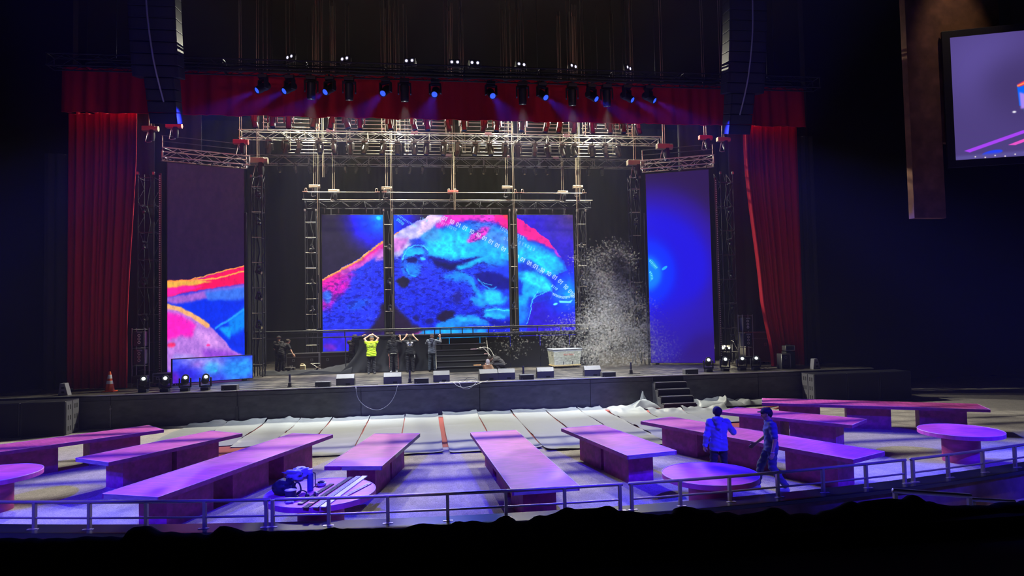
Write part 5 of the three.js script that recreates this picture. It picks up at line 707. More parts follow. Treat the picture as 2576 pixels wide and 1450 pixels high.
{
  const t = thing('jug', 'pale plastic jug standing on the deck before the road case', 'jug', [-5.95, H, -33.0]); part('jug_body', new RoundedBoxGeometry(0.27, 0.3, 0.18, 3, 0.04), std([0.7, 0.62, 0.42], 0.5), t, [0, 0.15, 0]); part('cap', cyl(0.03, 0.035, 0.05, 12), M.white, t, [0.07, 0.325, 0]); part('handle', sweep([[-0.1, 0.28, 0], [-0.08, 0.36, 0], [0.02, 0.36, 0], [0.03, 0.29, 0]], 0.014, 6), std([0.7, 0.62, 0.42], 0.5), t);
  const b = thing('hazer', 'small dark haze machine on the deck beside the jug', 'machine', [-6.55, H, -32.9]); part('machine_body', box(0.5, 0.2, 0.3, 0.02), M.caseSide, b, [0, 0.11, 0]); part('outlet', cyl(0.04, 0.05, 0.08, 12), M.steel, b, [0.1, 0.13, 0.18], [Math.PI / 2, 0, 0]); part('carry_handle', sweep([[-0.12, 0.2, 0], [-0.12, 0.27, 0], [0.12, 0.27, 0], [0.12, 0.2, 0]], 0.012, 6), M.steel, b);
  const k = thing('stand_frame', 'low metal stand with crossed bars between the road cases', 'stand', [-5.25, H, -32.95]); for (const s of [-1, 1]) part('leg', sweep([[s * 0.3, 0, 0.12], [-s * 0.28, 0.34, -0.1]], 0.014, 6), M.alu, k); for (const y of [0.02, 0.36]) part('cross_bar', moved(cyl(0.014, 0.014, 0.66, 6), 0, y, 0.05, 0, 0, Math.PI / 2), M.alu, k);
  const c = thing('laundry_cart', 'pale canvas cart on castors with a red and grey round emblem', 'cart', [6.65, H, -30.35], 0.14);
  const canvas = std([0.62, 0.64, 0.54], 0.8, 0, { map: rep(T.soft, 2, 2) }), print = new THREE.MeshStandardMaterial({ color: 0xffffff, roughness: 0.8, transparent: true, map: canvasTex(256, 256, (x) => { x.clearRect(0, 0, 256, 256); x.strokeStyle = '#8a8878'; x.lineWidth = 7; x.beginPath(); x.arc(128, 128, 92, 0, 7); x.stroke(); x.clearRect(10, 84, 236, 66); x.fillStyle = '#b04038'; x.font = 'bold 50px serif'; x.textAlign = 'center'; x.fillText('Hard Rock', 128, 136); x.fillStyle = '#8a8878'; x.font = 'bold 24px sans-serif'; x.fillText('LIVE', 128, 190); }) });
  const W = 1.42, D = 0.85; part('bin_body', cached('bin', () => { const g = new RoundedBoxGeometry(W, 0.74, D, 6, 0.03), p = g.attributes.position; for (let i = 0; i < p.count; i++) { const y = (p.getY(i) + 0.37) / 0.74, k = lerp(0.9, 1.02, y) + 0.012 * Math.sin(p.getX(i) * 6) * (1 - y); p.setX(i, p.getX(i) * k); p.setZ(i, p.getZ(i) * k + 0.01 * Math.sin(p.getX(i) * 9 + y * 3)); } g.computeVertexNormals(); return g; }), canvas, c, [0, 0.5, 0]);
  part('emblem', new THREE.PlaneGeometry(0.5, 0.5), print, c, [0.05, 0.62, 0.437], [-0.07, 0, 0]);
  for (const s of [-1, 1]) part('rim_tube', moved(cyl(0.02, 0.02, W * 1.03, 8), 0, 0.88, s * D * 0.51, 0, 0, Math.PI / 2), std([0.3, 0.33, 0.4], 0.4, 0.6), c); for (const s of [-1, 1]) part('rim_tube', moved(cyl(0.02, 0.02, D * 1.02, 8), s * W * 0.51, 0.88, 0, Math.PI / 2), std([0.3, 0.33, 0.4], 0.4, 0.6), c);
  part('rim_band', new THREE.BoxGeometry(W * 1.02, 0.09, D * 1.02), std([0.25, 0.28, 0.36], 0.6), c, [0, 0.84, 0]); part('wooden_base', box(W * 0.95, 0.06, D * 0.95, 0.01), std([0.5, 0.38, 0.18], 0.7), c, [0, 0.12, 0]);
  for (const a of [-1, 1]) for (const b of [-1, 1]) part('castor', cyl(0.05, 0.05, 0.035, 12), M.black, c, [a * W * 0.4, 0.05, b * D * 0.38], [0, 0, Math.PI / 2]); for (const a of [-0.2, 0.25]) part('bumper_slot', box(0.03, 0.14, 0.012), M.black, c, [a, 0.24, 0.4]); for (const y of [0.6, 0.7]) part('label_tag', box(0.012, 0.08, 0.06), M.black, c, [-W * 0.495, y, 0.2], [0, 0, 0.06]);
}
// racks of small loudspeakers just inside the red curtains
for (const [s, x, z] of [['left', -11.3, -27.75], ['right', 14.55, -27.75]]) {
  const t = thing('speaker_rack', `narrow frame with two stacked small loudspeakers inside the ${s} red curtain`, 'loudspeaker rack', [x, H, z]);
  for (const a of [-0.24, 0.24]) for (const b of [-0.2, 0.2]) part('upright', cyl(0.018, 0.018, 2.35, 8), M.steel, t, [a, 1.18, b]); for (const y of [0.1, 0.85, 1.55, 2.3]) part('shelf_frame', cached('shf', () => sweep([[-0.24, 0, -0.2], [0.24, 0, -0.2], [0.24, 0, 0.2], [-0.24, 0, 0.2]], 0.016, 6, true)), M.steel, t, [0, y, 0]);
  for (const y of [1.2, 1.92]) { const c = part('cabinet', box(0.4, 0.6, 0.36, 0.03), M.satin, t, [0, y, 0]); for (const k of [-0.14, 0, 0.14]) part('white_ring', cached('wr', () => new THREE.TorusGeometry(0.045, 0.014, 6, 18)), M.white, c, [0.02, k, 0.19]); part('top_plate', box(0.2, 0.06, 0.02), M.steel, c, [0.04, 0.26, 0.185]); }
  part('base_box', box(0.5, 0.3, 0.44, 0.02), M.satin, t, [0, 0.3, 0]);
}
{
  const t = thing('floor_speaker', 'small bright-rimmed black loudspeaker on the deck below the right red curtain', 'loudspeaker', [15.35, H, -26.05]); part('cabinet', box(0.42, 0.66, 0.36, 0.015), M.satin, t, [0, 0.33, 0]); part('rim_frame', sweep([[-0.2, 0.02, 0.185], [0.2, 0.02, 0.185], [0.2, 0.64, 0.185], [-0.2, 0.64, 0.185]], 0.012, 5, true), M.alu, t); part('cone', cached('spk', () => new THREE.TorusGeometry(0.12, 0.022, 8, 26)), M.aluDark, t, [0, 0.24, 0.185]); part('tweeter', cached('twt', () => new THREE.TorusGeometry(0.05, 0.014, 6, 20)), M.steel, t, [0, 0.5, 0.185]);
  const u = thing('amplifier', 'small amplifier with a bright bezel on a dark stand behind the small loudspeaker', 'amplifier', [15.85, H, -26.5]); part('stand_body', box(0.42, 0.72, 0.4, 0.02), M.satin, u, [0, 0.36, 0]); part('amplifier_body', box(0.44, 0.24, 0.3, 0.02), M.satin, u, [0, 0.86, 0]); part('bezel', sweep([[-0.2, 0.76, 0.158], [0.2, 0.76, 0.158], [0.2, 0.96, 0.158], [-0.2, 0.96, 0.158]], 0.014, 5, true), M.alu, u); part('carry_handle', sweep([[-0.1, 0.98, 0], [-0.08, 1.02, 0], [0.08, 1.02, 0], [0.1, 0.98, 0]], 0.012, 5), M.steel, u);
  for (const [x, s] of [[16.45, 'right'], [-12.95, 'left']]) { const w = thing('tilted_wedge', `small pale tilted wedge at the ${s} end of the stage edge`, 'loudspeaker', [x, H, -25.5]); const sh = new THREE.Shape(); sh.moveTo(-0.16, 0); sh.lineTo(0.16, 0); sh.lineTo(0.05, 0.42); sh.lineTo(-0.1, 0.42); sh.closePath(); const g = new THREE.ExtrudeGeometry(sh, { depth: 0.24, bevelEnabled: true, bevelSize: 0.01, bevelThickness: 0.01, bevelSegments: 1 }); part('cabinet', g, std([0.2, 0.2, 0.25], 0.6), w, [0, 0.01, -0.12]); for (const y of [0.12, 0.28]) part('port', box(0.1, 0.07, 0.01), M.black, w, [0, y, 0.135]); }
  const lampT = thing('work_lamp', 'pair of small bright yellow-white bulbs low in the right wing', 'lamp', [14.35, H, -29.25]); part('lamp_board', box(0.6, 0.1, 0.06, 0.01), M.steel, lampT, [0, 0.85, -0.06]); part('stand_pole', cyl(0.015, 0.015, 0.82, 8), M.steel, lampT, [0, 0.41, -0.06]); [-0.2, 0.12].forEach((x) => part('bulb', ball(0.05), glow([1, 0.95, 0.6], 6), lampT, [x, 0.76, 0])); const pl = new THREE.PointLight(new THREE.Color(1, 0.9, 0.6), 2); pl.shadow.radius = 2; pl.castShadow = true; pl.position.set(-0.04, 0.76, 0.12); lampT.add(pl);
  roadCase('dark case standing in the right wing behind the red curtain edge', 15.6, -28.9, 1.3, 1.5, 0.6); roadCase('black case with a flat lid low in the left wing', -10.4, -28.0, 0.9, 0.5, 0.5);
}
// subwoofers on the floor before both ends of the stage
for (const [s, x0, dir] of [['left', -12.1, -1], ['right', 15.35, 1]]) for (let i = 0; i < 3; i++) {
  const t = thing('subwoofer', `black subwoofer on the floor before the ${s} end of the stage, ${['nearest the middle', 'second from the middle', 'farthest out'][i]}`, 'loudspeaker', [x0 + dir * (0.72 + i * 1.42), 0, -24.35], 0, 'subwoofers before the stage ends');
  part('cabinet', box(1.4, 1.15, 0.9, 0.02), std([0.014, 0.014, 0.02], 0.5), t, [0, 0.575, 0]); part('grille', box(1.3, 1.05, 0.02), M.black, t, [0, 0.575, 0.45]);
  if (!i) for (const z of [-0.2, 0.22]) { const p = part('side_panel', box(0.02, 1.1, 0.38), std([0.1, 0.1, 0.12], 0.6), t, [-dir * 0.705, 0.575, z]); for (const y of [-0.36, 0, 0.36]) for (const q of [-0.07, 0.07]) part('vent', box(0.022, 0.16, 0.07, 0.008), M.black, p, [-dir * 0.004, y, q]); }
}
{ const t = thing('wall_lamp', 'tiny warm lamp glowing on dark scaffolding at the far right edge', 'lamp', [21.2, 0, -17.6]); part('pole', cyl(0.03, 0.03, 2.4, 8), M.aluDark, t, [0, 1.2, 0]); part('arm', sweep([[0, 2.35, 0], [-1.4, 1.9, 0.2]], 0.02, 6), M.aluDark, t); part('lamp_glass', ball(0.045), glow([1, 0.75, 0.5], 2.2), t, [-0.35, 1.72, 0.05]); part('lamp_hook', sweep([[-0.35, 1.76, 0.05], [-0.35, 2.24, 0.06]], 0.008, 5), M.aluDark, t); const l = new THREE.PointLight(new THREE.Color(1, 0.75, 0.5), 0.6); l.castShadow = true; l.position.set(-0.35, 1.72, 0.13); t.add(l); }
// ---------------------------------------------------------------- people: distance fields of tapered bones, meshed as one continuous skin
function bone(f, p) { const bx = f.b.x - f.a.x, by = f.b.y - f.a.y, bz = f.b.z - f.a.z, px = p.x - f.a.x, py = p.y - f.a.y, pz = p.z - f.a.z, t = clamp((px * bx + py * by + pz * bz) / (f.l2 || 1e-9)); const dx = px - bx * t, dy = py - by * t, dz = pz - bz * t; return Math.sqrt(dx * dx + dy * dy + dz * dz) - (f.ra + (f.rb - f.ra) * t); }
const B = (a, b, ra, rb = ra) => ({ a, b, ra, rb, l2: a.distanceToSquared(b) });
function field(bones, k, { grow = 0, cut = [], carve = [], wrinkle = 0 } = {}) {
  const f = (p) => { let d = 1e3; for (const q of bones) { const e = bone(q, p); if (e > d + k) continue; if (e < d - k) { d = e; continue; } const h = Math.max(k - Math.abs(d - e), 0) / k; d = Math.min(d, e) - h * h * k * 0.25; } d -= grow; if (wrinkle && d < 0.05) d += wrinkle * (noise3(p.x * 13 + p.y * 5, p.y * 16, p.z * 13) + 0.5 * Math.sin(p.y * 60 + p.x * 22 + 5 * noise3(p.x * 8, p.y * 8, p.z * 8)) * 0.5 - 0.5); for (const [o, n] of cut) d = Math.max(d, (p.x - o.x) * n.x + (p.y - o.y) * n.y + (p.z - o.z) * n.z); for (const q of carve) { const e = -bone(q, p), h = Math.max(0.008 - Math.abs(d - e), 0) / 0.008; d = Math.max(d, e) + h * h * 0.002; } return d; };
  const lo = V(9, 9, 9), hi = V(-9, -9, -9); for (const q of bones) for (const [c, r] of [[q.a, q.ra], [q.b, q.rb]]) { lo.min(V(c.x - r, c.y - r, c.z - r)); hi.max(V(c.x + r, c.y + r, c.z + r)); }
  return { f, lo: lo.addScalar(-grow - 0.03), hi: hi.addScalar(grow + 0.03) };
}
function nets({ f, lo, hi }, h) {
  const n = [0, 1, 2].map((c) => Math.ceil((hi.getComponent(c) - lo.getComponent(c)) / h) + 2), [nx, ny, nz] = n, val = new Float32Array(nx * ny * nz).fill(1), p = V(0, 0, 0), S = 6;
  for (let z0 = 0; z0 < nz; z0 += S) for (let y0 = 0; y0 < ny; y0 += S) for (let x0 = 0; x0 < nx; x0 += S) {
    p.set(lo.x + (x0 + S / 2) * h, lo.y + (y0 + S / 2) * h, lo.z + (z0 + S / 2) * h); const c = f(p); if (c > S * h * 0.87 + 0.03) continue; const fill = c < -(S * h * 0.87 + 0.03);
    for (let z = z0; z < Math.min(z0 + S, nz); z++) for (let y = y0; y < Math.min(y0 + S, ny); y++) for (let x = x0; x < Math.min(x0 + S, nx); x++) { if (fill) { val[(z * ny + y) * nx + x] = -1; continue; } p.set(lo.x + x * h, lo.y + y * h, lo.z + z * h); val[(z * ny + y) * nx + x] = f(p); }
  }
  const id = new Int32Array(nx * ny * nz).fill(-1), pos = [], idx = [], off = [0, 1, nx, nx + 1, nx * ny, nx * ny + 1, nx * ny + nx, nx * ny + nx + 1], E = [[0, 1], [2, 3], [4, 5], [6, 7], [0, 2], [1, 3], [4, 6], [5, 7], [0, 4], [1, 5], [2, 6], [3, 7]];
  for (let z = 0; z < nz - 1; z++) for (let y = 0; y < ny - 1; y++) for (let x = 0; x < nx - 1; x++) {
    const c = (z * ny + y) * nx + x; let m = 0; for (let k = 0; k < 8; k++) if (val[c + off[k]] < 0) m |= 1 << k; if (!m || m === 255) continue;
    let sx = 0, sy = 0, sz = 0, q = 0; for (const [a, b] of E) { const va = val[c + off[a]], vb = val[c + off[b]]; if (va < 0 === vb < 0) continue; const t = va / (va - vb); sx += (a & 1) + t * ((b & 1) - (a & 1)); sy += (a >> 1 & 1) + t * ((b >> 1 & 1) - (a >> 1 & 1)); sz += (a >> 2) + t * ((b >> 2) - (a >> 2)); q++; }
    id[c] = pos.length / 3; pos.push(lo.x + (x + sx / q) * h, lo.y + (y + sy / q) * h, lo.z + (z + sz / q) * h);
  }
  const quad = (a, b, c, d, flip) => { if (a < 0 || b < 0 || c < 0 || d < 0) return; flip ? idx.push(a, c, b, b, c, d) : idx.push(a, b, c, b, d, c); };
  for (let z = 1; z < nz - 1; z++) for (let y = 1; y < ny - 1; y++) for (let x = 1; x < nx - 1; x++) {
    const c = (z * ny + y) * nx + x, s = val[c] < 0;
    if (s !== val[c + 1] < 0) quad(id[c - nx - nx * ny], id[c - nx * ny], id[c - nx], id[c], !s);
    if (s !== val[c + nx] < 0) quad(id[c - 1 - nx * ny], id[c - 1], id[c - nx * ny], id[c], !s);
    if (s !== val[c + nx * ny] < 0) quad(id[c - 1 - nx], id[c - nx], id[c - 1], id[c], !s);
  }
  const g = new THREE.BufferGeometry(); g.setAttribute('position', new THREE.Float32BufferAttribute(pos, 3)); g.setAttribute('uv', new THREE.Float32BufferAttribute(new Float32Array(pos.length / 3 * 2).map((_, i) => (i % 2 ? pos[(i >> 1) * 3 + 1] : pos[(i >> 1) * 3])), 2)); g.setIndex(idx); g.computeVertexNormals(); return g;
}
// a hand: palm, four unequal bent fingers, thumb; d = towards the fingers, n = out of the palm, s = towards the thumb
function handBones(w, d, n, curl) {
  d = d.clone().normalize(); n = n.clone().addScaledVector(d, -n.dot(d)).normalize(); const s = d.clone().cross(n), at = (a, b, c) => w.clone().addScaledVector(d, a).addScaledVector(s, b).addScaledVector(n, c), out = [];
  for (const o of [-0.028, -0.009, 0.01, 0.028]) out.push(B(at(0.0, o * 0.6, 0), at(0.085, o, 0), 0.016, 0.0135));
  [[0.028, 0.068], [0.01, 0.078], [-0.009, 0.073], [-0.028, 0.056]].forEach(([o, L]) => { const c1 = curl * 0.7, c2 = curl * 1.5, a = at(0.088, o, 0), b = at(0.088 + L * 0.5 * Math.cos(c1), o * 1.12, L * 0.5 * Math.sin(c1)), c = at(0.088 + L * 0.5 * (Math.cos(c1) + Math.cos(c2)), o * 1.12, L * 0.5 * (Math.sin(c1) + Math.sin(c2))); out.push(B(a, b, 0.0105, 0.0098), B(b, c, 0.0098, 0.0088)); });
  out.push(B(at(0.02, 0.03, 0.005), at(0.055, 0.056, 0.02), 0.0145, 0.0115), B(at(0.055, 0.056, 0.02), at(0.085, 0.058, 0.035 + 0.01 * curl), 0.0115, 0.0095)); return out;
}
const J0 = { pelvis: [0, 0.95, 0], waist: [0, 1.08, 0], chest: [0, 1.28, 0], neck: [0, 1.48, 0], head: [0, 1.625, -0.02], shL: [-0.185, 1.41, 0], shR: [0.185, 1.41, 0], elL: [-0.24, 1.13, 0.03], elR: [0.24, 1.13, 0.03], wrL: [-0.25, 0.88, -0.05], wrR: [0.25, 0.88, -0.05], hipL: [-0.092, 0.92, 0], hipR: [0.092, 0.92, 0], knL: [-0.12, 0.5, -0.03], knR: [0.12, 0.5, -0.03], anL: [-0.13, 0.09, 0.02], anR: [0.13, 0.09, 0.02], toeL: [-0.15, 0.045, -0.15], toeR: [0.15, 0.045, -0.15] };
function person(label, pos, turn, o) {
  const J = {}; for (const k of Object.keys(J0)) J[k] = V(...(o.J?.[k] ?? J0[k]));
  const t = thing('person', label, 'person', pos, turn), s = o.scale ?? 1; t.scale.setScalar(s);
  const F = V(...(o.face ?? [0, -0.05, -1])).normalize(), R = F.clone().cross(V(0, 1, 0)).normalize(), U = R.clone().cross(F), hd = (f, r, u) => J.head.clone().addScaledVector(F, f).addScaledVector(R, r).addScaledVector(U, u);
  const across = J.shR.clone().sub(J.shL).normalize(), off = (p, k) => p.clone().addScaledVector(across, k), fat = o.fat ?? 1;
  const torso = [], arms = {}, legs = {};
  for (const k of [-0.055, 0.055]) torso.push(B(off(J.pelvis, k), off(J.waist, k * 0.9), 0.112 * fat, 0.1 * fat), B(off(J.waist, k * 0.9), off(J.chest, k * 1.25), 0.1 * fat, 0.112 * fat));
  torso.push(B(J.chest, J.neck.clone().lerp(J.chest, 0.25), 0.11, 0.075), B(off(J.chest, 0.07), J.shR, 0.1, 0.062), B(off(J.chest, -0.07), J.shL, 0.1, 0.062), B(J.shL, J.shR, 0.058, 0.058));
  for (const q of ['L', 'R']) { arms[q] = [B(J['sh' + q], J['el' + q], 0.053, 0.041), B(J['el' + q], J['wr' + q], 0.041, 0.027)]; legs[q] = [B(J['hip' + q], J['kn' + q], 0.086, 0.056), B(J['kn' + q], J['an' + q], 0.056, 0.038)]; }
  const shoe = (q) => [B(J['an' + q], J['an' + q].clone().lerp(J['toe' + q], 0.15).setY(J['an' + q].y - 0.04), 0.042, 0.04), B(J['an' + q].clone().lerp(J['toe' + q], -0.15).setY(J['toe' + q].y), J['toe' + q], 0.042, 0.036)];
  const headB = [B(hd(-0.022, 0, 0.03), hd(0.018, 0, 0.035), 0.09, 0.085), B(hd(0.03, 0, -0.01), hd(0.045, 0, -0.08), 0.066, 0.043), B(hd(0.0, 0, -0.05), hd(0.02, 0, -0.07), 0.062, 0.055), B(hd(0.096, 0, 0.0), hd(0.112, 0, -0.032), 0.011, 0.0145), B(hd(0.07, -0.035, 0.024), hd(0.07, 0.035, 0.024), 0.026), ...[-1, 1].map((e) => B(hd(-0.012, e * 0.086, 0.012), hd(-0.004, e * 0.084, -0.025), 0.017, 0.012)), B(hd(0.088, -0.014, -0.058), hd(0.088, 0.014, -0.058), 0.012)];
  const hands = [], palm = o.palm ?? {}, hdir = o.hand ?? {};
  for (const q of ['L', 'R']) { const d = hdir[q] ? V(...hdir[q]) : J['wr' + q].clone().sub(J['el' + q]), n = palm[q] ? V(...palm[q]) : V(q === 'L' ? 0.9 : -0.9, 0, -0.3); hands.push(...handBones(J['wr' + q], d, n, o.curl?.[q] ?? 0.5)); }
  const skin = [...headB, B(J.neck.clone().lerp(J.chest, 0.2), hd(-0.015, 0, -0.05), 0.056, 0.052), ...torso, ...arms.L, ...arms.R, ...legs.L, ...legs.R, ...shoe('L').map((b) => ({ ...b, ra: b.ra * 0.8, rb: b.rb * 0.8 })), ...shoe('R').map((b) => ({ ...b, ra: b.ra * 0.8, rb: b.rb * 0.8 })), ...hands];
  const cell = o.cell ?? 0.0095, mat = (c, r = 0.85) => std(c, r);
  const body = field(skin, 0.02, { carve: [...[-1, 1].map((e) => B(hd(0.103, e * 0.033, 0.006), hd(0.103, e * 0.036, 0.006), 0.017)), B(hd(0.104, -0.02, -0.06), hd(0.104, 0.02, -0.06), 0.005)] });
  part('body', nets(body, cell), mat(o.skin ?? [0.5, 0.28, 0.2], 0.6), t);
  for (const e of [-1, 1]) part('eye', ball(0.0115, 10), std([0.6, 0.58, 0.56], 0.2), t, hd(0.083, e * 0.033, 0.007).toArray());
  // clothes
  const cloth = (name, bones, grow, k, color, opt = {}) => part(name, nets(field(bones, k, { grow, wrinkle: opt.wrinkle ?? 0.012, ...opt }), cell), mat(color, opt.rough), t);
  const sleeve = o.sleeve ?? 0.6, sh = []; for (const q of ['L', 'R']) { if (sleeve <= 1) sh.push(B(J['sh' + q], J['sh' + q].clone().lerp(J['el' + q], sleeve), 0.06, 0.056)); else sh.push(B(J['sh' + q], J['el' + q], 0.058, 0.047), B(J['el' + q], J['el' + q].clone().lerp(J['wr' + q], 0.92), 0.047, 0.038)); }
  const hem = o.hem ?? 0.1, down = J.pelvis.clone().sub(J.waist).normalize(), hemP = J.pelvis.clone().addScaledVector(down, hem);
  const shirtB = [...torso, ...sh, ...[-0.06, 0.06].map((k) => B(off(J.pelvis, k), off(hemP.clone().addScaledVector(down, 0.06), k), 0.112 * fat, 0.115 * fat))];
  const collar = J.neck.clone().lerp(J.head, 0.12), shirtOpt = { cut: [[hemP, down], [collar, U]], wrinkle: 0.016 };
  const shirt = cloth(o.shirtName ?? 'shirt', shirtB, o.loose ?? 0.02, 0.03, o.shirt, shirtOpt);
  const trous = [...['L', 'R'].flatMap((q) => [B(J['hip' + q], J['kn' + q], 0.095, 0.07), B(J['kn' + q], J['an' + q].clone().lerp(J['kn' + q], 0.06), 0.068, 0.055)]), ...[-0.055, 0.055].map((k) => B(off(J.pelvis, k), off(J.pelvis.clone().lerp(J.waist, 0.4), k), 0.115, 0.108))];
  cloth('trousers', trous, 0.012, 0.025, o.trousers ?? [0.015, 0.015, 0.018], { wrinkle: 0.018 });
  for (const q of ['L', 'R']) cloth('shoe', shoe(q), 0.008, 0.02, o.shoes ?? [0.06, 0.06, 0.06], { wrinkle: 0, cut: [[V(0, J['toe' + q].y - 0.043, 0), V(0, -1, 0)]] });
  const skull = (g) => [B(hd(-0.022, 0, 0.034), hd(0.018, 0, 0.038), 0.09 + g, 0.086 + g)];
  if (o.cap) { part('cap', nets(field([...skull(0.014)], 0.02, { cut: [[hd(0, 0, 0.035), U.clone().multiplyScalar(-1).addScaledVector(F, -0.25).normalize()]] }), cell * 0.8), mat(o.cap), t); const br = part('cap_brim', cached('brim', () => { const g = new THREE.CylinderGeometry(0.095, 0.095, 0.012, 20, 1, false, -1.2, 2.4); g.translate(0, 0, 0.055); return g; }), mat(o.brim ?? o.cap), t, hd(0.03, 0, 0.058).toArray()); br.quaternion.setFromRotationMatrix(new THREE.Matrix4().makeBasis(R.clone().multiplyScalar(-1), U, F)); if (o.capBack) br.quaternion.multiply(new THREE.Quaternion().setFromAxisAngle(V(0, 1, 0), Math.PI)); }
  if (o.hair) cloth('hair', [...skull(0.012), ...(o.longHair ? [B(hd(-0.06, -0.02, 0.02), hd(-0.085, -0.04, -0.3), 0.07, 0.06), B(hd(-0.06, 0.03, 0.02), hd(-0.085, 0.04, -0.32), 0.07, 0.05), B(hd(-0.02, -0.07, 0), hd(-0.04, -0.09, -0.25), 0.035), B(hd(-0.02, 0.07, 0), hd(-0.04, 0.09, -0.25), 0.035)] : [B(hd(-0.05, 0, -0.0), hd(-0.055, 0, -0.04), 0.07, 0.05)])], 0.004, 0.03, o.hair, { wrinkle: o.longHair ? 0.02 : 0.01, cut: o.longHair ? [[hd(0.055, 0, 0.03), F]] : [[hd(0.04, 0, 0.06), F.clone().multiplyScalar(0.75).addScaledVector(U, -0.66)]] });
  if (o.hood) cloth('hood', [B(J.neck.clone().addScaledVector(F, -0.06).addScaledVector(across, -0.08), J.neck.clone().addScaledVector(F, -0.06).addScaledVector(across, 0.08), 0.05), B(J.neck.clone().addScaledVector(F, -0.1), J.neck.clone().addScaledVector(F, -0.15).addScaledVector(U, -0.16), 0.075, 0.05)], 0.005, 0.05, o.hood, { wrinkle: 0.02 });
  if (o.hoodUp) cloth('hood', [...skull(0.022), B(hd(-0.04, 0, -0.02), J.neck.clone().addScaledVector(F, -0.03), 0.09, 0.1)], 0.005, 0.05, o.hoodUp, { wrinkle: 0.015, cut: [[hd(0.065, 0, 0), F]] });
  // print on the back of the shirt, laid on its surface
  if (o.print) { const { x0, y0, w, h, tex } = o.print, fld = field(shirtB, 0.03, { grow: o.loose ?? 0.02, ...shirtOpt }), p = V(0, 0, 0), N = 14, pos = [], uv = [], idx = []; for (let j = 0; j <= N; j++) for (let i = 0; i <= N; i++) { p.copy(J.chest).addScaledVector(across, x0 + (i / N - 0.5) * w).addScaledVector(V(0, 1, 0), y0 + (j / N - 0.5) * h).addScaledVector(F, -0.4); for (let k = 0; k < 50; k++) { const d = fld.f(p); if (d < 0.004) break; p.addScaledVector(F, d * 0.7); } p.addScaledVector(F, -0.003); pos.push(p.x, p.y, p.z); uv.push(i / N, j / N); } for (let j = 0; j < N; j++) for (let i = 0; i < N; i++) { const a = j * (N + 1) + i; idx.push(a, a + 1, a + N + 1, a + 1, a + N + 2, a + N + 1); } const g = new THREE.BufferGeometry(); g.setAttribute('position', new THREE.Float32BufferAttribute(pos, 3)); g.setAttribute('uv', new THREE.Float32BufferAttribute(uv, 2)); g.setIndex(idx); g.computeVertexNormals(); part('shirt_print', g, new THREE.MeshStandardMaterial({ map: tex, transparent: true, roughness: 0.8, side: THREE.DoubleSide }), t); }
  o.more?.(t, { J, hd, F, U, R, cloth, cell, mat, off });
  t.userData.head = undefined; delete t.userData.head; return t;
}
const crewTex = (ink, lines, extra) => canvasTex(256, 200, (x) => { x.clearRect(0, 0, 256, 200); x.fillStyle = ink; x.font = 'bold 84px sans-serif'; x.textAlign = 'center'; lines.forEach((l, i) => x.fillText(l, 128, 80 + i * 78, 250)); x.fillRect(10, 172, 236, 6); extra?.(x); });
const crewTee = crewTex('#e8e8ee', ['CREW', 'ONE'], (x) => { x.fillStyle = '#5070c0'; x.fillRect(112, 96, 30, 60); x.fillStyle = '#c0a050'; x.fillRect(10, 180, 236, 6); }), crewYellow = crewTex('#2c4a20', ['CREW', 'ONE']);
person('man in a bright yellow-green crew shirt and dark cap, arms raised to the riser edge', [-2.4, H, -30.15], 0.05, { shirt: [0.5, 0.72, 0.02], trousers: [0.012, 0.013, 0.016], shoes: [0.12, 0.12, 0.12], cap: [0.05, 0.06, 0.06], fat: 1.12, loose: 0.032, hem: 0.14, J: { elL: [-0.31, 1.6, -0.06], elR: [0.31, 1.62, -0.06], wrL: [-0.09, 1.74, -0.16], wrR: [0.1, 1.77, -0.16], shL: [-0.2, 1.44, 0], shR: [0.2, 1.44, 0], head: [0.02, 1.6, -0.04] }, hand: { L: [0.6, 0.3, -0.5], R: [-0.5, 0.3, -0.5] }, palm: { L: [0.2, -0.3, -0.9], R: [-0.2, -0.3, -0.9] }, print: { x0: -0.0, y0: 0.02, w: 0.3, h: 0.24, tex: crewYellow } });
person('long-haired person in black with pink-striped trousers, one hand raised to the riser edge', [-1.42, H, -30.62], 0.0, { shirt: [0.012, 0.012, 0.015], trousers: [0.014, 0.013, 0.015], shoes: [0.5, 0.5, 0.5], hair: [0.012, 0.01, 0.009], longHair: true, sleeve: 2, hem: 0.08, J: { elR: [0.32, 1.38, -0.12], wrR: [0.3, 1.6, -0.22], elL: [-0.26, 1.13, -0.02] }, hand: { R: [-0.1, 1, -0.2] }, palm: { R: [-0.5, 0, -0.8] }, more: (t, q) => { for (const s of ['L', 'R']) { const k = s === 'L' ? -1 : 1; part('side_stripe', sweep([q.J['hip' + s].clone().add(V(k * 0.108, -0.04, 0.02)), q.J['kn' + s].clone().add(V(k * 0.082, 0, 0.01)), q.J['an' + s].clone().add(V(k * 0.068, 0.06, 0.0))], 0.01, 6), std([0.5, 0.16, 0.14], 0.8), t); } part('shirt_hem', moved(cyl(0.012, 0.012, 0.26, 8), 0, 0.885, 0.135, 0, 0, Math.PI / 2), std([0.6, 0.58, 0.45], 0.8), t); } });
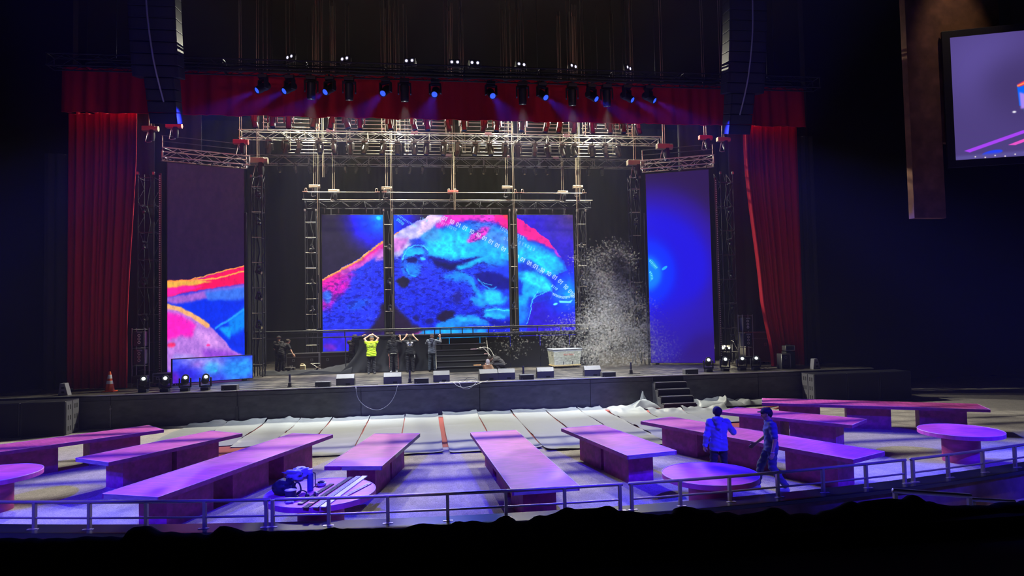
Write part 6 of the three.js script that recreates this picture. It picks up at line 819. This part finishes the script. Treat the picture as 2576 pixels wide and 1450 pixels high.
person('person in a black crew shirt with white print, both hands at head height', [-0.66, H, -30.42], 0.0, { shirt: [0.012, 0.013, 0.017], trousers: [0.012, 0.013, 0.017], shoes: [0.03, 0.03, 0.03], hair: [0.03, 0.022, 0.016], fat: 1.1, hem: 0.1, sleeve: 0.7, J: { elL: [-0.35, 1.47, -0.03], elR: [0.35, 1.46, -0.03], wrL: [-0.17, 1.66, -0.16], wrR: [0.17, 1.66, -0.16] }, hand: { L: [0.3, 0.8, -0.3], R: [-0.3, 0.8, -0.3] }, palm: { L: [0.2, -0.1, -0.9], R: [-0.2, -0.1, -0.9] }, curl: { L: 0.8, R: 0.8 }, print: { x0: 0, y0: 0.03, w: 0.32, h: 0.25, tex: crewTee }, more: (t, q) => { part('hair_tail', q.cloth && sweep(curve([[0, 1.6, 0.09], [0, 1.52, 0.12], [0.01, 1.42, 0.135], [0, 1.34, 0.14]], 10), 0.026, 8), std([0.03, 0.022, 0.016], 0.8), t); const p = part('tool_pouch', box(0.12, 0.14, 0.07, 0.02), std([0.03, 0.03, 0.03], 0.7), t, [0.19, 0.88, 0.08]); part('hanging_gloves', box(0.04, 0.13, 0.04, 0.015), std([0.6, 0.6, 0.6], 0.7), p, [0.02, -0.14, 0.02]); } });
person('man in a grey hoodie and dark cap beside the riser steps, right hand raised', [0.36, H, -30.42], -0.12, { shirt: [0.13, 0.15, 0.2], shirtName: 'hoodie', trousers: [0.04, 0.055, 0.075], shoes: [0.02, 0.02, 0.02], cap: [0.02, 0.02, 0.025], sleeve: 2, hem: 0.1, hood: [0.05, 0.06, 0.11], J: { elR: [0.37, 1.36, -0.08], wrR: [0.36, 1.58, -0.16], elL: [-0.27, 1.3, -0.24], wrL: [-0.12, 1.46, -0.4] }, hand: { R: [0, 1, -0.2], L: [0.3, 0.6, -0.6] }, palm: { R: [-0.6, 0, -0.7], L: [0.3, -0.2, -0.8] } });
person('person in a dark hooded top leaning right with hand raised, at the cloth\'s left end', [-3.42, H, -31.75], -0.5, { shirt: [0.03, 0.025, 0.03], shirtName: 'hoodie', trousers: [0.035, 0.03, 0.03], sleeve: 2, hoodUp: [0.03, 0.025, 0.03], J: { chest: [0.03, 1.28, -0.02], neck: [0.06, 1.48, -0.04], head: [0.09, 1.63, -0.08], elR: [0.32, 1.58, -0.16], wrR: [0.42, 1.72, -0.32], shR: [0.21, 1.44, -0.03], elL: [-0.1, 1.2, -0.2], wrL: [0.1, 1.1, -0.36] }, hand: { R: [0.4, 0.3, -0.8] }, palm: { R: [0, -0.9, -0.2] } });
person('dim capped person in dark clothes behind the guard rail, leftmost on the stage', [-7.15, H, -33.3], -0.3, { shirt: [0.02, 0.018, 0.02], trousers: [0.018, 0.016, 0.018], cap: [0.02, 0.018, 0.02], sleeve: 0.8, J: { elL: [-0.26, 1.15, -0.04], wrL: [-0.2, 0.92, -0.2] } });
person('man in a black short-sleeved shirt reaching his bare arm to the road case', [-6.85, H, -32.55], -0.55, { shirt: [0.012, 0.012, 0.016], trousers: [0.014, 0.013, 0.016], hair: [0.03, 0.02, 0.015], sleeve: 0.6, J: { waist: [0.0, 1.06, -0.02], chest: [0.05, 1.22, -0.1], neck: [0.09, 1.38, -0.18], head: [0.12, 1.47, -0.28], shL: [-0.12, 1.33, -0.14], shR: [0.26, 1.3, -0.14], elR: [0.38, 1.06, -0.2], wrR: [0.5, 0.86, -0.22], elL: [-0.2, 1.06, -0.2], wrL: [-0.16, 0.84, -0.26] }, face: [0.2, -0.6, -0.8], hand: { R: [0.5, -0.8, -0.1] }, palm: { R: [0, -0.6, -0.8] } });
person('crouching man in a dark hooded top bent over a paper bag at the riser steps', [3.42, H, -29.25], Math.PI / 2 - 0.15, { shirt: [0.06, 0.055, 0.05], shirtName: 'hoodie', trousers: [0.02, 0.02, 0.024], hair: [0.03, 0.02, 0.015], sleeve: 2, hood: [0.06, 0.055, 0.05], hem: 0.06, J: { pelvis: [0, 0.3, 0.1], waist: [0, 0.43, 0.03], chest: [0, 0.56, -0.13], neck: [0, 0.6, -0.33], head: [0, 0.58, -0.47], shL: [-0.17, 0.55, -0.25], shR: [0.17, 0.55, -0.25], elL: [-0.2, 0.34, -0.38], elR: [0.22, 0.34, -0.36], wrL: [-0.1, 0.34, -0.58], wrR: [0.1, 0.34, -0.58], hipL: [-0.1, 0.3, 0.1], hipR: [0.1, 0.3, 0.1], knL: [-0.16, 0.34, -0.26], knR: [0.14, 0.08, -0.2], anL: [-0.14, 0.09, 0.0], anR: [0.14, 0.1, 0.25], toeL: [-0.16, 0.045, -0.16], toeR: [0.14, 0.045, 0.36] }, face: [0, -0.75, -0.66] });
{
  const b = thing('paper_bag', 'open brown paper bag before the crouching man', 'bag', [2.78, H, -28.9], 0.2); part('bag_body', cached('pbag', () => { const g = new THREE.BoxGeometry(0.32, 0.34, 0.22, 6, 6, 4), p = g.attributes.position; for (let i = 0; i < p.count; i++) { const y = p.getY(i) / 0.34 + 0.5; p.setX(i, p.getX(i) * lerp(0.85, 1.1, y) + 0.012 * Math.sin(y * 9 + p.getZ(i) * 20)); p.setZ(i, p.getZ(i) * lerp(0.9, 1.1, y) + 0.01 * Math.sin(y * 7 + p.getX(i) * 16)); } g.computeVertexNormals(); return g; }), std([0.5, 0.26, 0.14], 0.85), b, [0, 0.17, 0]); part('fold_flap', box(0.1, 0.34, 0.16, 0.008), std([0.6, 0.38, 0.2], 0.85), b, [0.24, 0.18, 0], [0, 0, 0.5]);
  const k = thing('wrapped_bundle', 'pale grey wrapped bundle held over the paper bag', 'bundle', [2.82, H + 0.34, -28.94]); part('wrap', cached('wrp', () => { const g = new THREE.IcosahedronGeometry(0.11, 4).deleteAttribute('normal').deleteAttribute('uv'), m = mergeVertices(g), p = m.attributes.position; for (let i = 0; i < p.count; i++) { const n = 1 + 0.3 * (fbm(p.getX(i) * 14, p.getY(i) * 14, p.getZ(i) * 14) - 0.5); p.setXYZ(i, p.getX(i) * n * 0.9, p.getY(i) * n * 1.35, p.getZ(i) * n * 0.8); } m.computeVertexNormals(); return m; }), std([0.4, 0.38, 0.42], 0.8), k, [0, 0.12, 0]); part('tie', cached('tie', () => new THREE.TorusGeometry(0.08, 0.01, 6, 16).rotateX(Math.PI / 2)), M.white, k, [0, 0.03, 0]);
}
person('man in a blue hooded jacket and dark cap on the floor, seen from behind', [6.32, 0, -13.42], -0.12, { scale: 0.965, cell: 0.0085, shirt: [0.2, 0.22, 0.5], shirtName: 'jacket', trousers: [0.03, 0.022, 0.04], shoes: [0.1, 0.1, 0.12], cap: [0.03, 0.03, 0.06], sleeve: 2, hem: 0.16, hood: [0.18, 0.2, 0.46], fat: 1.08, hair: [0.02, 0.015, 0.015], face: [0.25, -0.05, -1], J: { elR: [0.37, 1.17, -0.08], wrR: [0.36, 1.27, -0.3], elL: [-0.27, 1.13, 0.02], wrL: [-0.29, 0.88, -0.06] }, hand: { R: [-0.1, 0.6, -0.5] }, curl: { R: 1.2, L: 0.5 }, palm: { R: [-0.8, 0.1, -0.3] }, print: { x0: 0.04, y0: -0.1, w: 0.09, h: 0.42, tex: canvasTex(80, 400, (x) => { x.clearRect(0, 0, 80, 400); x.save(); x.translate(30, 10); x.rotate(Math.PI / 2 - 0.06); x.fillStyle = '#b8c4f0'; x.font = 'bold 40px sans-serif'; x.fillText('E A G L E', 215, 0, 160); x.font = 'bold 30px sans-serif'; for (let i = 0; i < 11; i++) x.fillRect(i * 18, -22 + (i % 3) * 2, 9 - (i % 2) * 3, 22 - (i > 5 ? 12 : 0)); x.restore(); }) } });
person('walking man in a dark blue short-sleeved shirt, jeans and cap, on the floor', [7.2, 0, -12.82], Math.PI / 2 - 0.42, { scale: 0.985, cell: 0.0085, shirt: [0.09, 0.1, 0.26], trousers: [0.07, 0.075, 0.16], shoes: [0.3, 0.3, 0.38], cap: [0.02, 0.02, 0.04], hair: [0.02, 0.015, 0.015], sleeve: 0.75, hem: 0.1, face: [0.05, -0.12, -1], J: { pelvis: [0, 0.95, 0], hipL: [-0.09, 0.92, 0.02], hipR: [0.09, 0.92, -0.02], knL: [-0.1, 0.51, 0.0], anL: [-0.1, 0.12, 0.26], toeL: [-0.11, 0.05, 0.12], knR: [0.1, 0.53, -0.2], anR: [0.1, 0.09, -0.3], toeR: [0.11, 0.045, -0.47], shL: [-0.185, 1.41, 0.02], shR: [0.185, 1.41, -0.02], elL: [-0.25, 1.12, 0.06], wrL: [-0.27, 0.86, 0.0], elR: [0.23, 1.13, -0.06], wrR: [0.22, 0.94, -0.3], neck: [0, 1.48, -0.03], head: [0, 1.62, -0.07], chest: [0, 1.28, -0.01] }, print: { x0: -0.05, y0: 0.08, w: 0.16, h: 0.1, tex: canvasTex(128, 80, (x) => { x.clearRect(0, 0, 128, 80); x.fillStyle = '#a8b4f0'; x.font = 'bold 34px sans-serif'; x.fillText('CREW', 8, 36); x.fillRect(8, 48, 104, 5); x.fillRect(8, 60, 80, 5); }) }, more: (t, q) => { part('wrist_band', cached('wb', () => new THREE.TorusGeometry(0.031, 0.008, 6, 16).rotateX(Math.PI / 2)), M.white, t, q.J.wrL.toArray()); } });
// ---------------------------------------------------------------- haze and smoke: clouds of fine droplets
const droplet = new THREE.CircleGeometry(1, 6);
const r4 = (r) => r() + r() + r() - 1.5;
function cloud(name, label, n, r, seed, sample, mat) {
  const rr = rngOf(seed), m = new THREE.InstancedMesh(droplet, mat, n), M4 = new THREE.Matrix4(); let k = 0, tries = 0;
  while (k < n && tries++ < n * 60) { const p = sample(rr); if (!p) continue; const s = r * (0.7 + 0.6 * rr()); const q = new THREE.Quaternion(r4(rr), r4(rr), r4(rr), r4(rr)).normalize(); M4.compose(V(p[0], p[1], p[2]), q, V(s, s, s)); m.setMatrixAt(k++, M4); }
  m.count = k; m.name = name; m.castShadow = m.receiveShadow = true; m.userData = { label, category: name.split('_').at(-1), kind: 'stuff' }; scene.add(m);
}
const stdP = (rgb, roughness, metalness, more) => new THREE.MeshPhysicalMaterial({ color: new THREE.Color(...rgb), roughness, specularIntensity: 0, ...more, side: THREE.DoubleSide });
const mist = stdP([0.85, 0.85, 0.85], 1, 0, { transparent: true, opacity: 0.07, transmission: 0.5, thickness: 0 }), smokeMist = stdP([0.8, 0.8, 0.8], 1, 0, { transparent: true, opacity: 0.1, transmission: 0.5, thickness: 0 }), thinMist = stdP([0.85, 0.85, 0.85], 1, 0, { transparent: true, opacity: 0.02, transmission: 0.5, thickness: 0 });
const puffs = [[8.75, 6.75, 0.5, 1], [9.4, 6.8, 0.42, 1], [9.75, 6.3, 0.45, 1], [8.05, 6.35, 0.45, 1], [7.6, 6.4, 0.3, 0.6], [8.8, 6.0, 0.8, 1.1], [8.2, 5.3, 0.7, 1.1], [9.3, 5.2, 0.7, 1.1], [8.7, 4.5, 0.85, 1.2], [9.6, 4.2, 0.75, 1.2], [9.2, 3.4, 1.0, 1.2], [8.2, 3.2, 0.9, 1.1], [10.3, 3.2, 0.9, 1.1], [9.5, 2.4, 1.1, 1.2], [7.9, 2.3, 0.95, 0.9], [11.0, 2.2, 1.0, 0.8], [12.0, 1.9, 0.8, 0.6], [10.2, 1.7, 1.1, 1], [7.0, 2.5, 0.8, 0.6], [6.2, 2.3, 0.6, 0.35], [8.6, 1.7, 1.1, 0.9], [3.9, 2.4, 0.7, 0.16], [4.6, 2.2, 0.5, 0.12], [12.6, 1.7, 0.5, 0.4]];
const puffSum = puffs.reduce((a, p) => a + p[2] * p[2] * p[3], 0);
cloud('smoke', 'thick grey smoke rising from the deck before the right screen', 28000, 0.045, 9, (r) => {
  let q = r() * puffSum, p = puffs[0]; for (p of puffs) { q -= p[2] * p[2] * p[3]; if (q <= 0) break; }
  const g = () => (r() + r() + r() - 1.5) * 1.15, x = p[0] + g() * p[2] * 1.18, y = p[1] + g() * p[2] * 1.1, z = (p[0] < 7.7 ? -31.0 : -30.0) + g() * p[2] * 0.7; if (y < 1.23) return null;
  return r() < Math.pow(fbm(x * 1.1, y * 1.1, z * 1.1, 4), 2.2) * 3.2 ? [x, y, z] : null;
}, smokeMist);
renderer.render(scene, camera);
